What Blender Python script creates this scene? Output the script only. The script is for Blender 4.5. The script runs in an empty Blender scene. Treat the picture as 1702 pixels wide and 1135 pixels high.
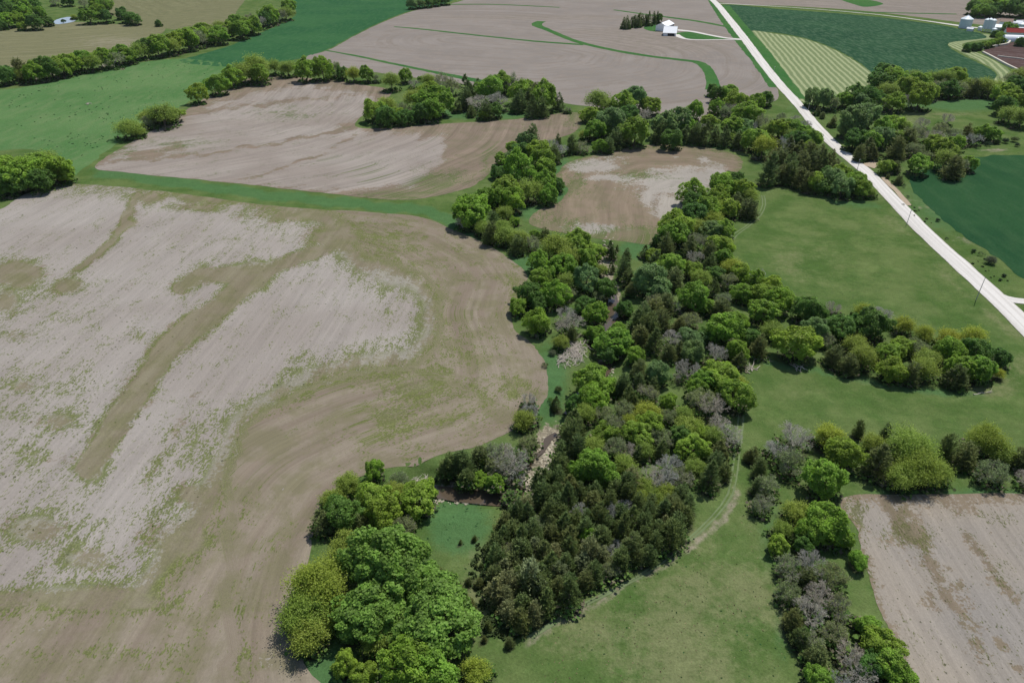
import bpy, bmesh, math, random
import numpy as np
from mathutils import Vector, Matrix, noise as mnoise
from mathutils.geometry import delaunay_2d_cdt

# ------------------------------------------------------------------ camera, sky, sun, exposure
C = bpy.context.scene.collection
SC = bpy.context.scene
CAM_H = 115.0
PITCH = math.radians(32.6)
FPX = 1135.0
cam_d = bpy.data.cameras.new('camera')
cam_d.sensor_width = 36.0
cam_d.lens = FPX / 1702 * 36.0
cam_d.clip_start = 0.5
cam_d.clip_end = 20000
cam = bpy.data.objects.new('camera', cam_d)
C.objects.link(cam)
cam.location = (0, 0, CAM_H)
cam.rotation_euler = (math.radians(90) - PITCH, 0, 0)
SC.camera = cam

SUN_EL, SUN_AZ = math.radians(60), math.radians(36)      # azimuth east of +Y (the view direction)
W = bpy.data.worlds.new('World'); SC.world = W; W.use_nodes = True
nt = W.node_tree
bgn = nt.nodes['Background']
sky = nt.nodes.new('ShaderNodeTexSky'); sky.sky_type = 'NISHITA'; sky.sun_disc = False
sky.sun_elevation = SUN_EL; sky.sun_rotation = SUN_AZ; sky.altitude = 300
nt.links.new(sky.outputs[0], bgn.inputs[0]); bgn.inputs[1].default_value = 0.10
sd_ = bpy.data.lights.new('sun', 'SUN'); sd_.energy = 4.0; sd_.angle = math.radians(0.5); sd_.color = (1.0, 0.96, 0.89)
so_ = bpy.data.objects.new('sun', sd_); C.objects.link(so_)
sdir = Vector((math.sin(SUN_AZ)*math.cos(SUN_EL), math.cos(SUN_AZ)*math.cos(SUN_EL), math.sin(SUN_EL)))
so_.rotation_euler = sdir.to_track_quat('Z', 'Y').to_euler()
so_.location = (0, 200, 400)
SC.view_settings.view_transform = 'Standard'; SC.view_settings.look = 'None'
SC.view_settings.exposure = 0.16; SC.view_settings.gamma = 1.0
SC.cycles.max_bounces = 5; SC.cycles.diffuse_bounces = 3; SC.cycles.transmission_bounces = 3
SC.cycles.transparent_max_bounces = 6; SC.cycles.glossy_bounces = 1; SC.cycles.volume_bounces = 0

# ------------------------------------------------------------------ projection and terrain
cp, sp = math.cos(PITCH), math.sin(PITCH)
def ray(px, py):
    u = (px - 851.0)/FPX; v = -(py - 567.5)/FPX
    return (u, cp + v*sp, -sp + v*cp)
def project(x, y, z):
    """numpy: world -> pixel of the 1702x1135 photograph"""
    dz = z - CAM_H
    depth = np.maximum(y*cp - dz*sp, 1.0)
    up = y*sp + dz*cp
    return 851.0 + FPX*x/depth, 567.5 - FPX*up/depth
def relief0(x, y):
    f = 1.0/(1.0 + np.maximum(0, (y-900.0)/500.0)**2)
    return f*(1.3*np.sin(x/75.0+0.6)*np.cos(y/95.0+0.4) + 1.1*np.sin((x+0.6*y)/120.0+2.0))
def flat_pt(px, py):
    d = ray(px, py); t = CAM_H/-d[2]
    x, y = d[0]*t, d[1]*t
    for _ in range(8):
        z = float(relief0(x, y)); t = (CAM_H - z)/-d[2]; x, y = d[0]*t, d[1]*t
    return x, y
def seg_dist(X, Y, line):
    """distance, signed side and arc length to the nearest point of a polyline (world units or pixels)"""
    best = np.full(X.shape, 1e12); side = np.zeros(X.shape); arc = np.zeros(X.shape); L = 0.0
    for (ax, ay), (bx, by) in zip(line[:-1], line[1:]):
        dx, dy = bx-ax, by-ay; l2 = dx*dx+dy*dy+1e-9
        t = np.clip(((X-ax)*dx+(Y-ay)*dy)/l2, 0, 1)
        qx, qy = X-(ax+t*dx), Y-(ay+t*dy); d = qx*qx+qy*qy
        m = d < best
        best = np.where(m, d, best); side = np.where(m, np.sign(dx*(Y-ay)-dy*(X-ax)), side)
        arc = np.where(m, L+t*math.sqrt(l2), arc); L += math.sqrt(l2)
    return np.sqrt(best), side, arc
def inside(X, Y, poly):
    r = np.zeros(X.shape, bool); n = len(poly)
    for i in range(n):
        x1, y1 = poly[i]; x2, y2 = poly[(i+1) % n]
        c = ((y1 > Y) != (y2 > Y)) & (X < (x2-x1)*(Y-y1)/((y2-y1) if y2 != y1 else 1e-9)+x1)
        r ^= c
    return r
def sdf(X, Y, poly):
    d, _, _ = seg_dist(X, Y, list(poly)+[poly[0]])
    return np.where(inside(X, Y, poly), d, -d)

CREEK_PX = [(1006,412),(1007,435),(1017,465),(1020,505),(1013,545),(1003,580),(1006,606),(975,640),(943,680),
            (926,712),(905,742),(886,768),(868,800),(848,822),(800,817),(755,812),(712,806),(694,803)]
CREEK = [flat_pt(*p) for p in CREEK_PX]
def hgt(x, y):
    x = np.asarray(x, float); y = np.asarray(y, float)
    h = relief0(x, y)
    near = (y > 90) & (y < 300) & (x > -60) & (x < 80)
    if np.any(near):
        d, _, _ = seg_dist(x, y, CREEK)
        w = 3.4 + 1.1*np.sin(x*0.31+y*0.17)
        k = np.clip((w + 3.2 - d)/3.2, 0, 1); k = k*k*(3-2*k)
        h = h - np.where(near, 2.1*k, 0)
    return h
def H1(x, y): return float(hgt(np.array([x]), np.array([y]))[0])
def unproj(px, py, zoff=0.0):
    d = ray(px, py); x, y = flat_pt(px, py)
    for _ in range(4):
        z = float(relief0(x, y)) + zoff; t = (CAM_H - z)/-d[2]; x, y = d[0]*t, d[1]*t
    return x, y
def mpp(x, y, z=0.0):
    """metres per photograph pixel at a world point"""
    return max(y*cp - (z-CAM_H)*sp, 1.0)/FPX

# ------------------------------------------------------------------ small mesh helpers
def new_obj(name, me, parent=None, mat=None):
    o = bpy.data.objects.new(name, me); C.objects.link(o)
    if parent is not None: o.parent = parent
    if mat is not None and me is not None and len(me.materials) == 0: me.materials.append(mat)
    return o
def np_mesh(name, V, F):
    """V (n,3); F (m,k) all faces with k corners, or a list of such arrays"""
    if not isinstance(F, list): F = [F]
    F = [np.asarray(f) for f in F if len(f)]
    me = bpy.data.meshes.new(name)
    V = np.asarray(V, dtype=np.float32)
    me.vertices.add(len(V)); me.vertices.foreach_set('co', V.ravel())
    loops = np.concatenate([f.ravel() for f in F]).astype(np.int32)
    sizes = np.concatenate([np.full(len(f), f.shape[1]) for f in F]).astype(np.int32)
    me.loops.add(len(loops)); me.loops.foreach_set('vertex_index', loops)
    me.polygons.add(len(sizes))
    me.polygons.foreach_set('loop_start', np.concatenate([[0], np.cumsum(sizes)[:-1]]).astype(np.int32))
    me.polygons.foreach_set('loop_total', sizes)
    me.update(calc_edges=True); me.validate()
    return me
def attr(me, name, vals):
    vals = np.asarray(vals, np.float32)
    if vals.ndim == 1:
        a = me.attributes.new(name, 'FLOAT', 'POINT'); a.data.foreach_set('value', vals)
    else:
        a = me.attributes.new(name, 'FLOAT_VECTOR', 'POINT'); a.data.foreach_set('vector', vals.ravel())
def structure(o): o['kind'] = 'structure'; return o
def tagd(o, label, cat, group=None):
    o['label'] = label; o['category'] = cat
    if group: o['group'] = group
    return o
def empty(name, loc, rz=0.0):
    o = bpy.data.objects.new(name, None); C.objects.link(o)
    o.empty_display_size = 0.5; o.location = loc; o.rotation_euler = (0, 0, rz); return o

# ------------------------------------------------------------------ node helpers
class NB:
    def __init__(s, name):
        s.m = bpy.data.materials.new(name); s.m.use_nodes = True; s.t = s.m.node_tree
        s.b = s.t.nodes['Principled BSDF']; s.b.inputs['Roughness'].default_value = 0.95
        s.b.inputs['Specular IOR Level'].default_value = 0.0
    def n(s, ty, **kw):
        nd = s.t.nodes.new('ShaderNode'+ty)
        for k, v in kw.items(): setattr(nd, k, v)
        return nd
    def put(s, sock, v):
        if hasattr(v, 'is_output') or isinstance(v, bpy.types.NodeSocket): s.t.links.new(v, sock)
        elif isinstance(v, (tuple, list)) and len(v) == 3 and sock.type == 'RGBA': sock.default_value = (*v, 1)
        else: sock.default_value = v
    def math(s, op, a, b=0.0, c=0.0, clamp=False):
        nd = s.n('Math', operation=op, use_clamp=clamp)
        s.put(nd.inputs[0], a); s.put(nd.inputs[1], b)
        if op in ('MULTIPLY_ADD', 'SMOOTH_MIN'): s.put(nd.inputs[2], c)
        return nd.outputs[0]
    def attr(s, name, vec=False):
        nd = s.n('Attribute', attribute_name=name)
        return nd.outputs['Vector'] if vec else nd.outputs['Fac']
    def obj(s): return s.n('TexCoord').outputs['Object']
    def mapv(s, vec, sc, loc=(0,0,0), rot=(0,0,0)):
        nd = s.n('Mapping'); s.put(nd.inputs['Vector'], vec)
        nd.inputs['Scale'].default_value = sc; nd.inputs['Location'].default_value = loc; nd.inputs['Rotation'].default_value = rot
        return nd.outputs[0]
    def noise(s, vec, scale, detail=3.0, rough=0.55, dist=0.0):
        nd = s.n('TexNoise'); s.put(nd.inputs['Vector'], vec)
        nd.inputs['Scale'].default_value = scale; nd.inputs['Detail'].default_value = detail
        nd.inputs['Roughness'].default_value = rough; nd.inputs['Distortion'].default_value = dist
        return nd.outputs['Fac']
    def ramp(s, v, lo, hi):
        nd = s.n('MapRange', interpolation_type='SMOOTHSTEP'); s.put(nd.inputs[0], v)
        nd.inputs[1].default_value = lo; nd.inputs[2].default_value = hi
        return nd.outputs[0]
    def mix(s, f, a, b):
        nd = s.n('Mix', data_type='RGBA'); s.put(nd.inputs[0], f)
        s.put(nd.inputs[6], a); s.put(nd.inputs[7], b); return nd.outputs[2]
    def mul(s, col, v):
        nd = s.n('Mix', data_type='RGBA', blend_type='MULTIPLY'); nd.inputs[0].default_value = 1.0
        s.put(nd.inputs[6], col)
        cc = s.n('CombineColor'); [s.put(cc.inputs[i], v) for i in range(3)]
        s.put(nd.inputs[7], cc.outputs[0]); return nd.outputs[2]
    def bump(s, h, st=0.4, d=0.3):
        nd = s.n('Bump'); nd.inputs['Strength'].default_value = st; nd.inputs['Distance'].default_value = d
        s.put(nd.inputs['Height'], h); s.t.links.new(nd.outputs[0], s.b.inputs['Normal'])
    def base(s, c): s.put(s.b.inputs['Base Color'], c); return s.m

def plain(name, col, rough=0.8, var=0.12, scale=1.5, metal=0.0):
    k = NB(name); f = k.noise(k.obj(), scale, 4)
    v = k.math('MULTIPLY_ADD', f, 2*var, 1-var)
    k.base(k.mul(col, v)); k.b.inputs['Roughness'].default_value = rough; k.b.inputs['Metallic'].default_value = metal
    return k.m

def soil_mat(name, pale, brown, weed, pale2=None, brown2=None, rows=1.0, dotty=1.0, tint=0.5):
    """tilled soil: masks 'pale' and 'weed' say where each cover lies, 'rc' runs across / along the tillage passes"""
    k = NB(name); P = k.obj(); rc = k.attr('rc', True)
    n_big = k.noise(P, 0.02, 3); n_med = k.noise(P, 0.11, 5, 0.62); n_sm = k.noise(P, 0.8, 4, 0.7)
    st = k.noise(k.mapv(rc, (0.16, 0.012, 1)), 1.0, 4, 0.6)
    st2 = k.noise(k.mapv(rc, (0.9, 0.035, 1)), 1.0, 3, 0.7)
    fine = k.noise(P, 2.6, 3, 0.75)
    pm = k.attr('pale'); wm = k.attr('weed')
    a = k.math('MULTIPLY_ADD', k.math('SUBTRACT', n_med, 0.5), 1.1, pm)
    a = k.math('MULTIPLY_ADD', k.math('SUBTRACT', n_sm, 0.5), 1.25*dotty, a)
    a = k.math('MULTIPLY_ADD', k.math('SUBTRACT', k.noise(P, 2.2, 2, 0.6), 0.5), 0.7*dotty, a)
    a = k.math('MULTIPLY_ADD', k.math('SUBTRACT', st, 0.5), 0.9, a)
    fp = k.ramp(a, 0.40, 0.60)
    cp_ = k.mix(k.ramp(n_big, 0.35, 0.65), pale, pale2 or tuple(c*0.86 for c in pale))
    cb = k.mix(k.ramp(st, 0.35, 0.65), brown, brown2 or tuple(c*1.18 for c in brown))
    cb = k.mix(k.math('MULTIPLY', k.ramp(n_med, 0.42, 0.62), tint), cb, tuple(0.6*b+0.4*w for b, w in zip(brown, weed)))
    col = k.mix(fp, cb, cp_)
    rr = k.mapv(rc, (1.0, 0.5, 1))
    b = k.math('MULTIPLY_ADD', k.math('SUBTRACT', k.noise(rr, 0.13, 4, 0.65), 0.5), 1.15, wm)
    b = k.math('MULTIPLY_ADD', k.math('SUBTRACT', k.noise(rr, 0.6, 4, 0.75), 0.5), 1.35, b)
    b = k.math('MULTIPLY_ADD', k.math('SUBTRACT', k.noise(rr, 2.3, 2, 0.7), 0.5), 1.5, b)
    fw = k.math('MULTIPLY', k.ramp(b, 0.44, 0.62), 0.85)
    fw = k.math('MULTIPLY', fw, k.math('SUBTRACT', 1.0, k.math('MULTIPLY', k.ramp(wm, 0.58, 0.74), 0.72)))
    wc = k.mix(k.ramp(fine, 0.35, 0.65), tuple(w*0.7 for w in weed), tuple(w*1.3 for w in weed))
    col = k.mix(fw, col, wc)
    grain = k.noise(k.mapv(rc, (3.2, 1.2, 1)), 1.0, 3, 0.8)
    col = k.mul(col, k.math('MULTIPLY_ADD', grain, 0.5, 0.75))
    st3 = k.noise(k.mapv(rc, (0.30, 0.006, 1)), 1.0, 5, 0.7)
    v = k.math('ADD', 0.52, k.math('MULTIPLY', st2, 0.40*rows))
    v = k.math('ADD', v, k.math('MULTIPLY', k.ramp(st3, 0.3, 0.7), 0.08*rows))
    v = k.math('ADD', v, 0.13*(1-rows))
    v = k.math('ADD', v, k.math('MULTIPLY', st, 0.20*rows))
    v = k.math('ADD', v, k.math('MULTIPLY', fine, 0.20))
    v = k.math('ADD', v, 0.27*(1-rows) - 0.07)
    k.bump(fine, 0.3, 0.15)
    return k.base(k.mul(col, v))

def grass_mat(name, green, green2, dry=(0.152,0.165,0.078), lush=(0.062,0.135,0.050), litter=(0.045,0.050,0.026), gravel=(0.31,0.275,0.205), dirt=(0.235,0.21,0.155)):
    k = NB(name); P = k.obj()
    n1 = k.noise(P, 0.012, 4, 0.6); n2 = k.noise(P, 0.07, 5, 0.65); n3 = k.noise(P, 0.5, 4, 0.7); n4 = k.noise(P, 2.4, 3, 0.7)
    col = k.mix(k.ramp(n2, 0.34, 0.66), green, green2)
    def layer(col, name, c, rough=0.8, amp=1.0):
        m = k.attr(name)
        a = k.math('MULTIPLY_ADD', k.math('SUBTRACT', n2, 0.5), rough, m)
        a = k.math('MULTIPLY_ADD', k.math('SUBTRACT', n3, 0.5), rough*0.8, a)
        f = k.ramp(a, 0.3, 0.72)
        f = k.math('MULTIPLY', f, k.ramp(m, 0.0, 0.08))
        if amp != 1: f = k.math('MULTIPLY', f, amp)
        return k.mix(f, col, c)
    col = layer(col, 'lush', lush, 0.6, 0.85)
    col = layer(col, 'dry', dry, 1.1, 0.8)
    # tufts: darker specks of taller grass, and dry bleached specks
    t1 = k.ramp(k.noise(P, 0.9, 3, 0.6), 0.62, 0.70)
    col = k.mix(k.math('MULTIPLY', t1, 0.35), col, tuple(g*0.55 for g in green))
    t2 = k.ramp(k.noise(k.mapv(P, (1,1,1), (37,11,0)), 0.6, 5, 0.75), 0.60, 0.70)
    col = k.mix(k.math('MULTIPLY', t2, 0.30), col, dry)
    col = layer(col, 'dirt', dirt, 0.9)
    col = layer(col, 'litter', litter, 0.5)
    rock = k.mix(k.ramp(k.noise(P, 1.3, 4, 0.7), 0.35, 0.65), tuple(g*0.5 for g in gravel), gravel)
    m = k.attr('gravel'); a = k.math('MULTIPLY_ADD', k.math('SUBTRACT', n3, 0.5), 1.2, m)
    col = k.mix(k.ramp(a, 0.42, 0.58), col, rock)
    sw = k.noise(k.mapv(P, (0.05, 0.16, 1), rot=(0, 0, 0.6)), 1.0, 5, 0.7, 1.5)
    col = k.mix(k.math('MULTIPLY', k.ramp(sw, 0.45, 0.7), 0.4), col, k.mul(col, 1.35))
    v = k.math('MULTIPLY_ADD', n4, 0.9, 0.32)
    v = k.math('MULTIPLY_ADD', n3, 0.4, v); v = k.math('SUBTRACT', v, 0.02)
    k.bump(n4, 0.5, 0.3)
    return k.base(k.mul(col, v))

def dense_edge(px_poly, step, jit, seed):
    """pixel polygon -> world outline, resampled and slightly ragged"""
    w = [flat_pt(*p) for p in px_poly]; out = []; n = len(w); r = random.Random(seed)
    for i in range(n):
        # Catmull-Rom so the outline bends instead of kinking
        p0, p1, p2, p3 = w[i-1], w[i], w[(i+1) % n], w[(i+2) % n]
        L = math.dist(p1, p2); k = max(1, min(80, int(L/step)))
        for j in range(k):
            t = j/k
            q = [0.5*((2*p1[c]) + (-p0[c]+p2[c])*t + (2*p0[c]-5*p1[c]+4*p2[c]-p3[c])*t*t + (-p0[c]+3*p1[c]-3*p2[c]+p3[c])*t**3) for c in (0, 1)]
            if jit:
                a = mnoise.noise(Vector((q[0]*0.12, q[1]*0.12, seed))) + 0.6*mnoise.noise(Vector((q[0]*0.6, q[1]*0.6, seed+3)))
                b = mnoise.noise(Vector((q[0]*0.12, q[1]*0.12, seed+9)))
                q = (q[0]+a*jit, q[1]+b*jit)
            out.append(tuple(q))
    return out
def sheet(name, px_poly, off, mat, step=4.0, masks=None, guide=None, jit=0.6, seed=1, world_poly=None):
    """a surface laid over the terrain; masks: {name: f(px, py, X, Y)}"""
    ymid = np.mean([flat_pt(*p)[1] for p in px_poly]) if world_poly is None else 0
    edge = world_poly or dense_edge(px_poly, step*0.5, jit, seed)
    E = np.array(edge); x0, y0 = E.min(0); x1, y1 = E.max(0)
    gx, gy = np.meshgrid(np.arange(x0+step*.5, x1, step), np.arange(y0+step*.5, y1, step))
    gx[1::2] += step*0.5
    gx, gy = gx.ravel(), gy.ravel()
    keep = sdf(gx, gy, edge) > step*0.35
    pts = [Vector(p) for p in edge] + [Vector((a, b)) for a, b in zip(gx[keep], gy[keep])]
    n = len(edge)
    vo, eo, fo, *_ = delaunay_2d_cdt(pts, [(i, (i+1) % n) for i in range(n)], [], 1, 1e-4)
    V = np.array([(v.x, v.y) for v in vo])
    Z = hgt(V[:, 0], V[:, 1]) + off
    me = np_mesh(name, np.column_stack([V, Z]), np.array([f for f in fo if len(f) == 3]))
    # CDT may return either winding
    if me.polygons[0].normal.z < 0: me.flip_normals()
    px, py = project(V[:, 0], V[:, 1], Z)
    X, Y = V[:, 0], V[:, 1]
    for k, f in (masks or {}).items(): attr(me, k, np.clip(f(px, py, X, Y), 0, 1)*np.ones(len(X)))
    if callable(guide): attr(me, 'rc', guide(px, py, X, Y))
    elif guide is not None:
        g = [flat_pt(*p) for p in guide]; d, s, a = seg_dist(X, Y, g)
        attr(me, 'rc', np.column_stack([d*s, a, 0*a]))
    me.shade_smooth()
    o = new_obj(name, me, mat=mat); structure(o)
    return o
def ribbon_poly(px_line, widths):
    w = [flat_pt(*p) for p in px_line]; w2 = []; ww = []
    for i in range(len(w)-1):
        p0, p1, p2, p3 = w[max(i-1, 0)], w[i], w[i+1], w[min(i+2, len(w)-1)]
        k = max(2, int(math.dist(p1, p2)/6))
        for j in range(k):
            t = j/k
            w2.append([0.5*((2*p1[c]) + (-p0[c]+p2[c])*t + (2*p0[c]-5*p1[c]+4*p2[c]-p3[c])*t*t + (-p0[c]+3*p1[c]-3*p2[c]+p3[c])*t**3) for c in (0, 1)])
            ww.append(widths[i]*(1-t)+widths[i+1]*t)
    w2.append(list(w[-1])); ww.append(widths[-1])
    return w2, ww
def ribbon(name, px_line, widths, off, mat, ragged=0.25, across=6, crown=0.0, seed=2):
    if not isinstance(widths, (list, tuple)): widths = [widths]*len(px_line)
    L, ww = ribbon_poly(px_line, widths); V = []; U = []; arc = 0
    for i, (x, y) in enumerate(L):
        a = L[max(i-1, 0)]; b = L[min(i+1, len(L)-1)]
        dx, dy = b[0]-a[0], b[1]-a[1]; l = math.hypot(dx, dy) or 1; nx, ny = -dy/l, dx/l
        if i: arc += math.dist(L[i-1], L[i])
        for j in range(across+1):
            u = j/across*2-1; wd = ww[i]*0.5
            if j in (0, across): wd += ragged*(mnoise.noise(Vector((x*0.3, y*0.3, seed+j)))+0.5*mnoise.noise(Vector((x*1.1, y*1.1, seed+j))))
            V.append((x+nx*u*wd, y+ny*u*wd, crown*(1-u*u))); U.append((u*ww[i]*0.5, arc, u))
    V = np.array(V); V[:, 2] += hgt(V[:, 0], V[:, 1]) + off
    q = across+1; F = [(i*q+j, (i+1)*q+j, (i+1)*q+j+1, i*q+j+1) for i in range(len(L)-1) for j in range(across)]
    me = np_mesh(name, V, np.array(F)); attr(me, 'rc', np.array(U))
    if me.polygons[0].normal.z < 0: me.flip_normals()
    me.shade_smooth()
    return structure(new_obj(name, me, mat=mat))
# ------------------------------------------------------------------ where each cover lies (photograph pixels turned into ground masks)
def blobs(px, py, L):
    r = np.zeros(px.shape)
    for (x, y, rx, ry, a) in L:
        r = np.maximum(r, a*np.exp(-(((px-x)/rx)**2+((py-y)/ry)**2)))
    return r
def bands(px, py, L):
    r = np.zeros(px.shape)
    px, py = px+2.5*np.sin(py/13.0+px/31)+2*np.sin(py/5.3-px/9.1), py+2*np.sin(px/15.0)+1.5*np.sin(px/6.1+py/8.3)
    for line, w, a in L:
        d, _, _ = seg_dist(px, py, line); r = np.maximum(r, a*np.clip(1.2-0.8*d/w, 0, 1))
    return r

# the ground sheet -------------------------------------------------------------
def axis(fine0, fine1, step, lo, hi, grow=1.07):
    a = list(np.arange(fine0, fine1, step)); s = step
    while a[-1] < hi: s *= grow; a.append(a[-1]+s)
    s = step; b = [a[0]]
    while b[-1] > lo: s *= grow; b.append(b[-1]-s)
    return np.array(b[:0:-1]+a)
xs = axis(-62, 82, 1.5, -6000, 6000, 1.05); ys = axis(55, 300, 1.5, -500, 9000, 1.03)
GX, GY = np.meshgrid(xs, ys); gx, gy = GX.ravel(), GY.ravel()
gz = hgt(gx, gy); nx, ny = len(xs), len(ys)
idx = np.arange(nx*ny).reshape(ny, nx)
F = np.stack([idx[:-1, :-1], idx[:-1, 1:], idx[1:, 1:], idx[1:, :-1]], -1).reshape(-1, 4)
me = np_mesh('ground', np.column_stack([gx, gy, gz]), F)
px, py = project(gx, gy, gz)
WOOD = [(755,330),(830,240),(880,215),(930,240),(945,300),(900,345),(880,380),(960,395),(1030,420),(1080,400),(1100,350),(1130,300),(1240,290),(1260,340),
        (1210,400),(1215,450),(1300,480),(1420,510),(1550,545),(1680,590),(1640,650),(1500,640),(1400,610),(1300,605),(1240,610),(1240,690),(1215,800),(1150,860),
        (1110,925),(1040,960),(960,990),(870,1050),(820,980),(800,900),(850,830),(920,790),(900,720),(930,640),(860,540),(860,480),(890,440),(800,400)]
WOOD2 = [(510,830),(600,770),(720,790),(720,860),(690,890),(790,1000),(800,1150),(560,1150),(480,1060),(480,980),(520,910)]
WOOD3 = [(1290,740),(1360,700),(1702,760),(1702,810),(1440,800),(1400,850),(1440,950),(1520,1150),(1380,1150),(1330,1040),(1280,900),(1250,780)]
WOOD4 = [(960,170),(1200,150),(1300,170),(1380,230),(1450,310),(1400,325),(1290,300),(1220,240),(1060,235),(960,250)]
WOOD5 = [(1340,160),(1470,110),(1702,115),(1702,200),(1500,180),(1380,185)]
WOOD6 = [(1400,190),(1640,200),(1650,230),(1600,290),(1530,250),(1440,275)]
lit = np.zeros(px.shape)
for w in (WOOD, WOOD2, WOOD3, WOOD4, WOOD5, WOOD6): lit = np.maximum(lit, np.clip(sdf(px, py, w)/14+0.15, 0, 1))
dry = blobs(px, py, [(1130,1020,230,130,.58),(800,1000,40,90,.8),(1245,880,30,60,.3),(1000,1060,190,60,.55),(830,960,42,75,.85),(1180,900,90,50,.45),(1250,1000,120,120,.62),(1120,1110,180,80,.66),(1180,960,90,60,.5),(1400,650,160,40,.35),(1560,670,120,30,.3),
    (1330,440,120,70,.40),(1450,390,80,40,.3),(1500,600,30,20,.2),(1560,340,60,20,.5),(1620,420,40,30,.4),(1480,200,120,9,.6),(1560,190,90,5,.7),(1640,262,60,6,.5),(200,120,160,20,.2),(60,180,90,40,.25)])
dry = np.maximum(dry, bands(px, py, [([(1700,560),(1640,520),(1590,470),(1500,385),(1440,320)], 12, .45), ([(1700,600),(1680,640),(1600,650)], 30, .5)]))
lush = blobs(px, py, [(760,870,70,60,.95),(560,60,160,40,.5),(530,1110,60,50,1.0),(910,640,40,90,.9),(1500,820,90,14,.7),(800,190,160,12,.8),(1620,330,130,70,.95),(1600,170,110,20,.9),
    (780,385,60,25,.9),(930,300,30,60,.85),(880,350,40,20,.8),(1640,820,120,16,.7),(1290,270,60,20,.6),(1180,240,120,12,.7),(1055,415,35,20,.9),(945,400,40,12,.4),(870,440,30,25,.9),(1280,900,36,130,.5),(1300,1050,26,80,.6),(1340,180,60,30,.5)])
lush = np.maximum(lush, bands(px, py, [([(160,285),(300,305),(450,325),(600,340),(720,352),(760,370)], 10, .9), ([(1290,290),(1400,335),(1450,345)], 12, .6), ([(1270,600),(1400,625),(1520,650),(1640,655)], 10, .6)]))
dcre, _, _ = seg_dist(gx, gy, CREEK)
show = blobs(px, py, [(905,745,34,50,1.2),(870,795,30,20,1.1),(1008,430,22,40,1.2),(1022,500,14,40,.9),(790,815,110,20,.85),(955,585,24,16,.5),(1010,600,20,20,.7)])
grav = np.clip(1.25 - dcre/6.5, 0, 1)*np.clip(show, 0, 1)
dirt = bands(px, py, [([(1228,820),(1196,866),(1142,918),(1085,950),(990,1004),(915,1040),(870,1075)], 10, .55), ([(1470,297),(1500,320),(1530,345)], 5, .7), ([(1232,700),(1225,760),(1222,815)], 6, .45)])
dirt = np.maximum(dirt, blobs(px, py, [(1580,345,40,14,.4),(1600,400,40,20,.45),(1660,280,30,6,.7),(1650,250,40,4,.7)]))
grav[gy > 420] = 0
GROUND_MASKS = (me, gx, gy, lit)
for k_, v_ in (('lush', lush), ('dry', dry), ('gravel', grav), ('dirt', dirt)): attr(me, k_, v_)
me.shade_smooth()
GREEN, GREEN2 = (0.062,0.110,0.029), (0.108,0.148,0.050)
ground = structure(new_obj('ground', me, mat=grass_mat('pasture grass', GREEN, GREEN2)))

# smooth sward of the hay crops and verges -------------------------------------
def crop_mat(name, a, b, c, sc=0.25, mottle=0.5):
    k = NB(name); P = k.obj(); rc = k.mapv(P, (1, 0.3, 1), rot=(0, 0, 0.5))
    col = k.mix(k.ramp(k.noise(P, 0.015, 4, 0.6), 0.35, 0.65), a, b)
    col = k.mix(k.math('MULTIPLY', k.ramp(k.noise(rc, sc, 5, 0.7), 0.42, 0.68), mottle), col, c)
    v = k.math('MULTIPLY_ADD', k.noise(P, 1.2, 4, 0.75), 0.9, 0.55); k.bump(k.noise(P, 1.0, 4), 0.5, 0.4)
    return k.base(k.mul(col, v))
zero = lambda px, py, X, Y: 0*X
M_wheat = crop_mat('young wheat', (0.024,0.084,0.034), (0.036,0.105,0.040), (0.055,0.125,0.055))
M_alf = crop_mat('dark alfalfa', (0.018,0.055,0.028), (0.026,0.070,0.034), (0.075,0.130,0.075), 0.35, 0.8)
M_dark = crop_mat('dark meadow', (0.016,0.055,0.024), (0.024,0.070,0.028), (0.045,0.095,0.04), 0.1, 0.45)
M_strip = crop_mat('grass strip', (0.035,0.110,0.030), (0.05,0.125,0.035), (0.085,0.15,0.06), 0.4, 0.4)
M_left = crop_mat('left pasture', (0.066,0.145,0.048), (0.092,0.170,0.062), (0.13,0.18,0.08), 0.2, 0.5)

# soils
M_s1 = soil_mat('weedy bare soil', (0.325,0.296,0.266), (0.212,0.172,0.132), (0.120,0.142,0.042), (0.275,0.244,0.216), (0.245,0.210,0.160), tint=0.8)
M_s2 = soil_mat('streaked bare soil', (0.310,0.275,0.242), (0.205,0.162,0.124), (0.10,0.130,0.048), (0.265,0.228,0.198), rows=1.5, dotty=0.8)
M_s3 = soil_mat('kidney field soil', (0.34,0.31,0.27), (0.200,0.158,0.115), (0.10,0.13,0.045))
M_s4 = soil_mat('far tilled soil', (0.250,0.222,0.198), (0.218,0.188,0.162), (0.13,0.13,0.075), rows=0.5, dotty=0.4)
M_s6 = soil_mat('olive field soil', (0.25,0.23,0.155), (0.165,0.160,0.088), (0.12,0.13,0.065), rows=0.8)
M_s7 = soil_mat('gullied pale soil', (0.300,0.262,0.214), (0.195,0.158,0.115), (0.11,0.115,0.048), (0.262,0.240,0.214), rows=1.3)

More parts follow.
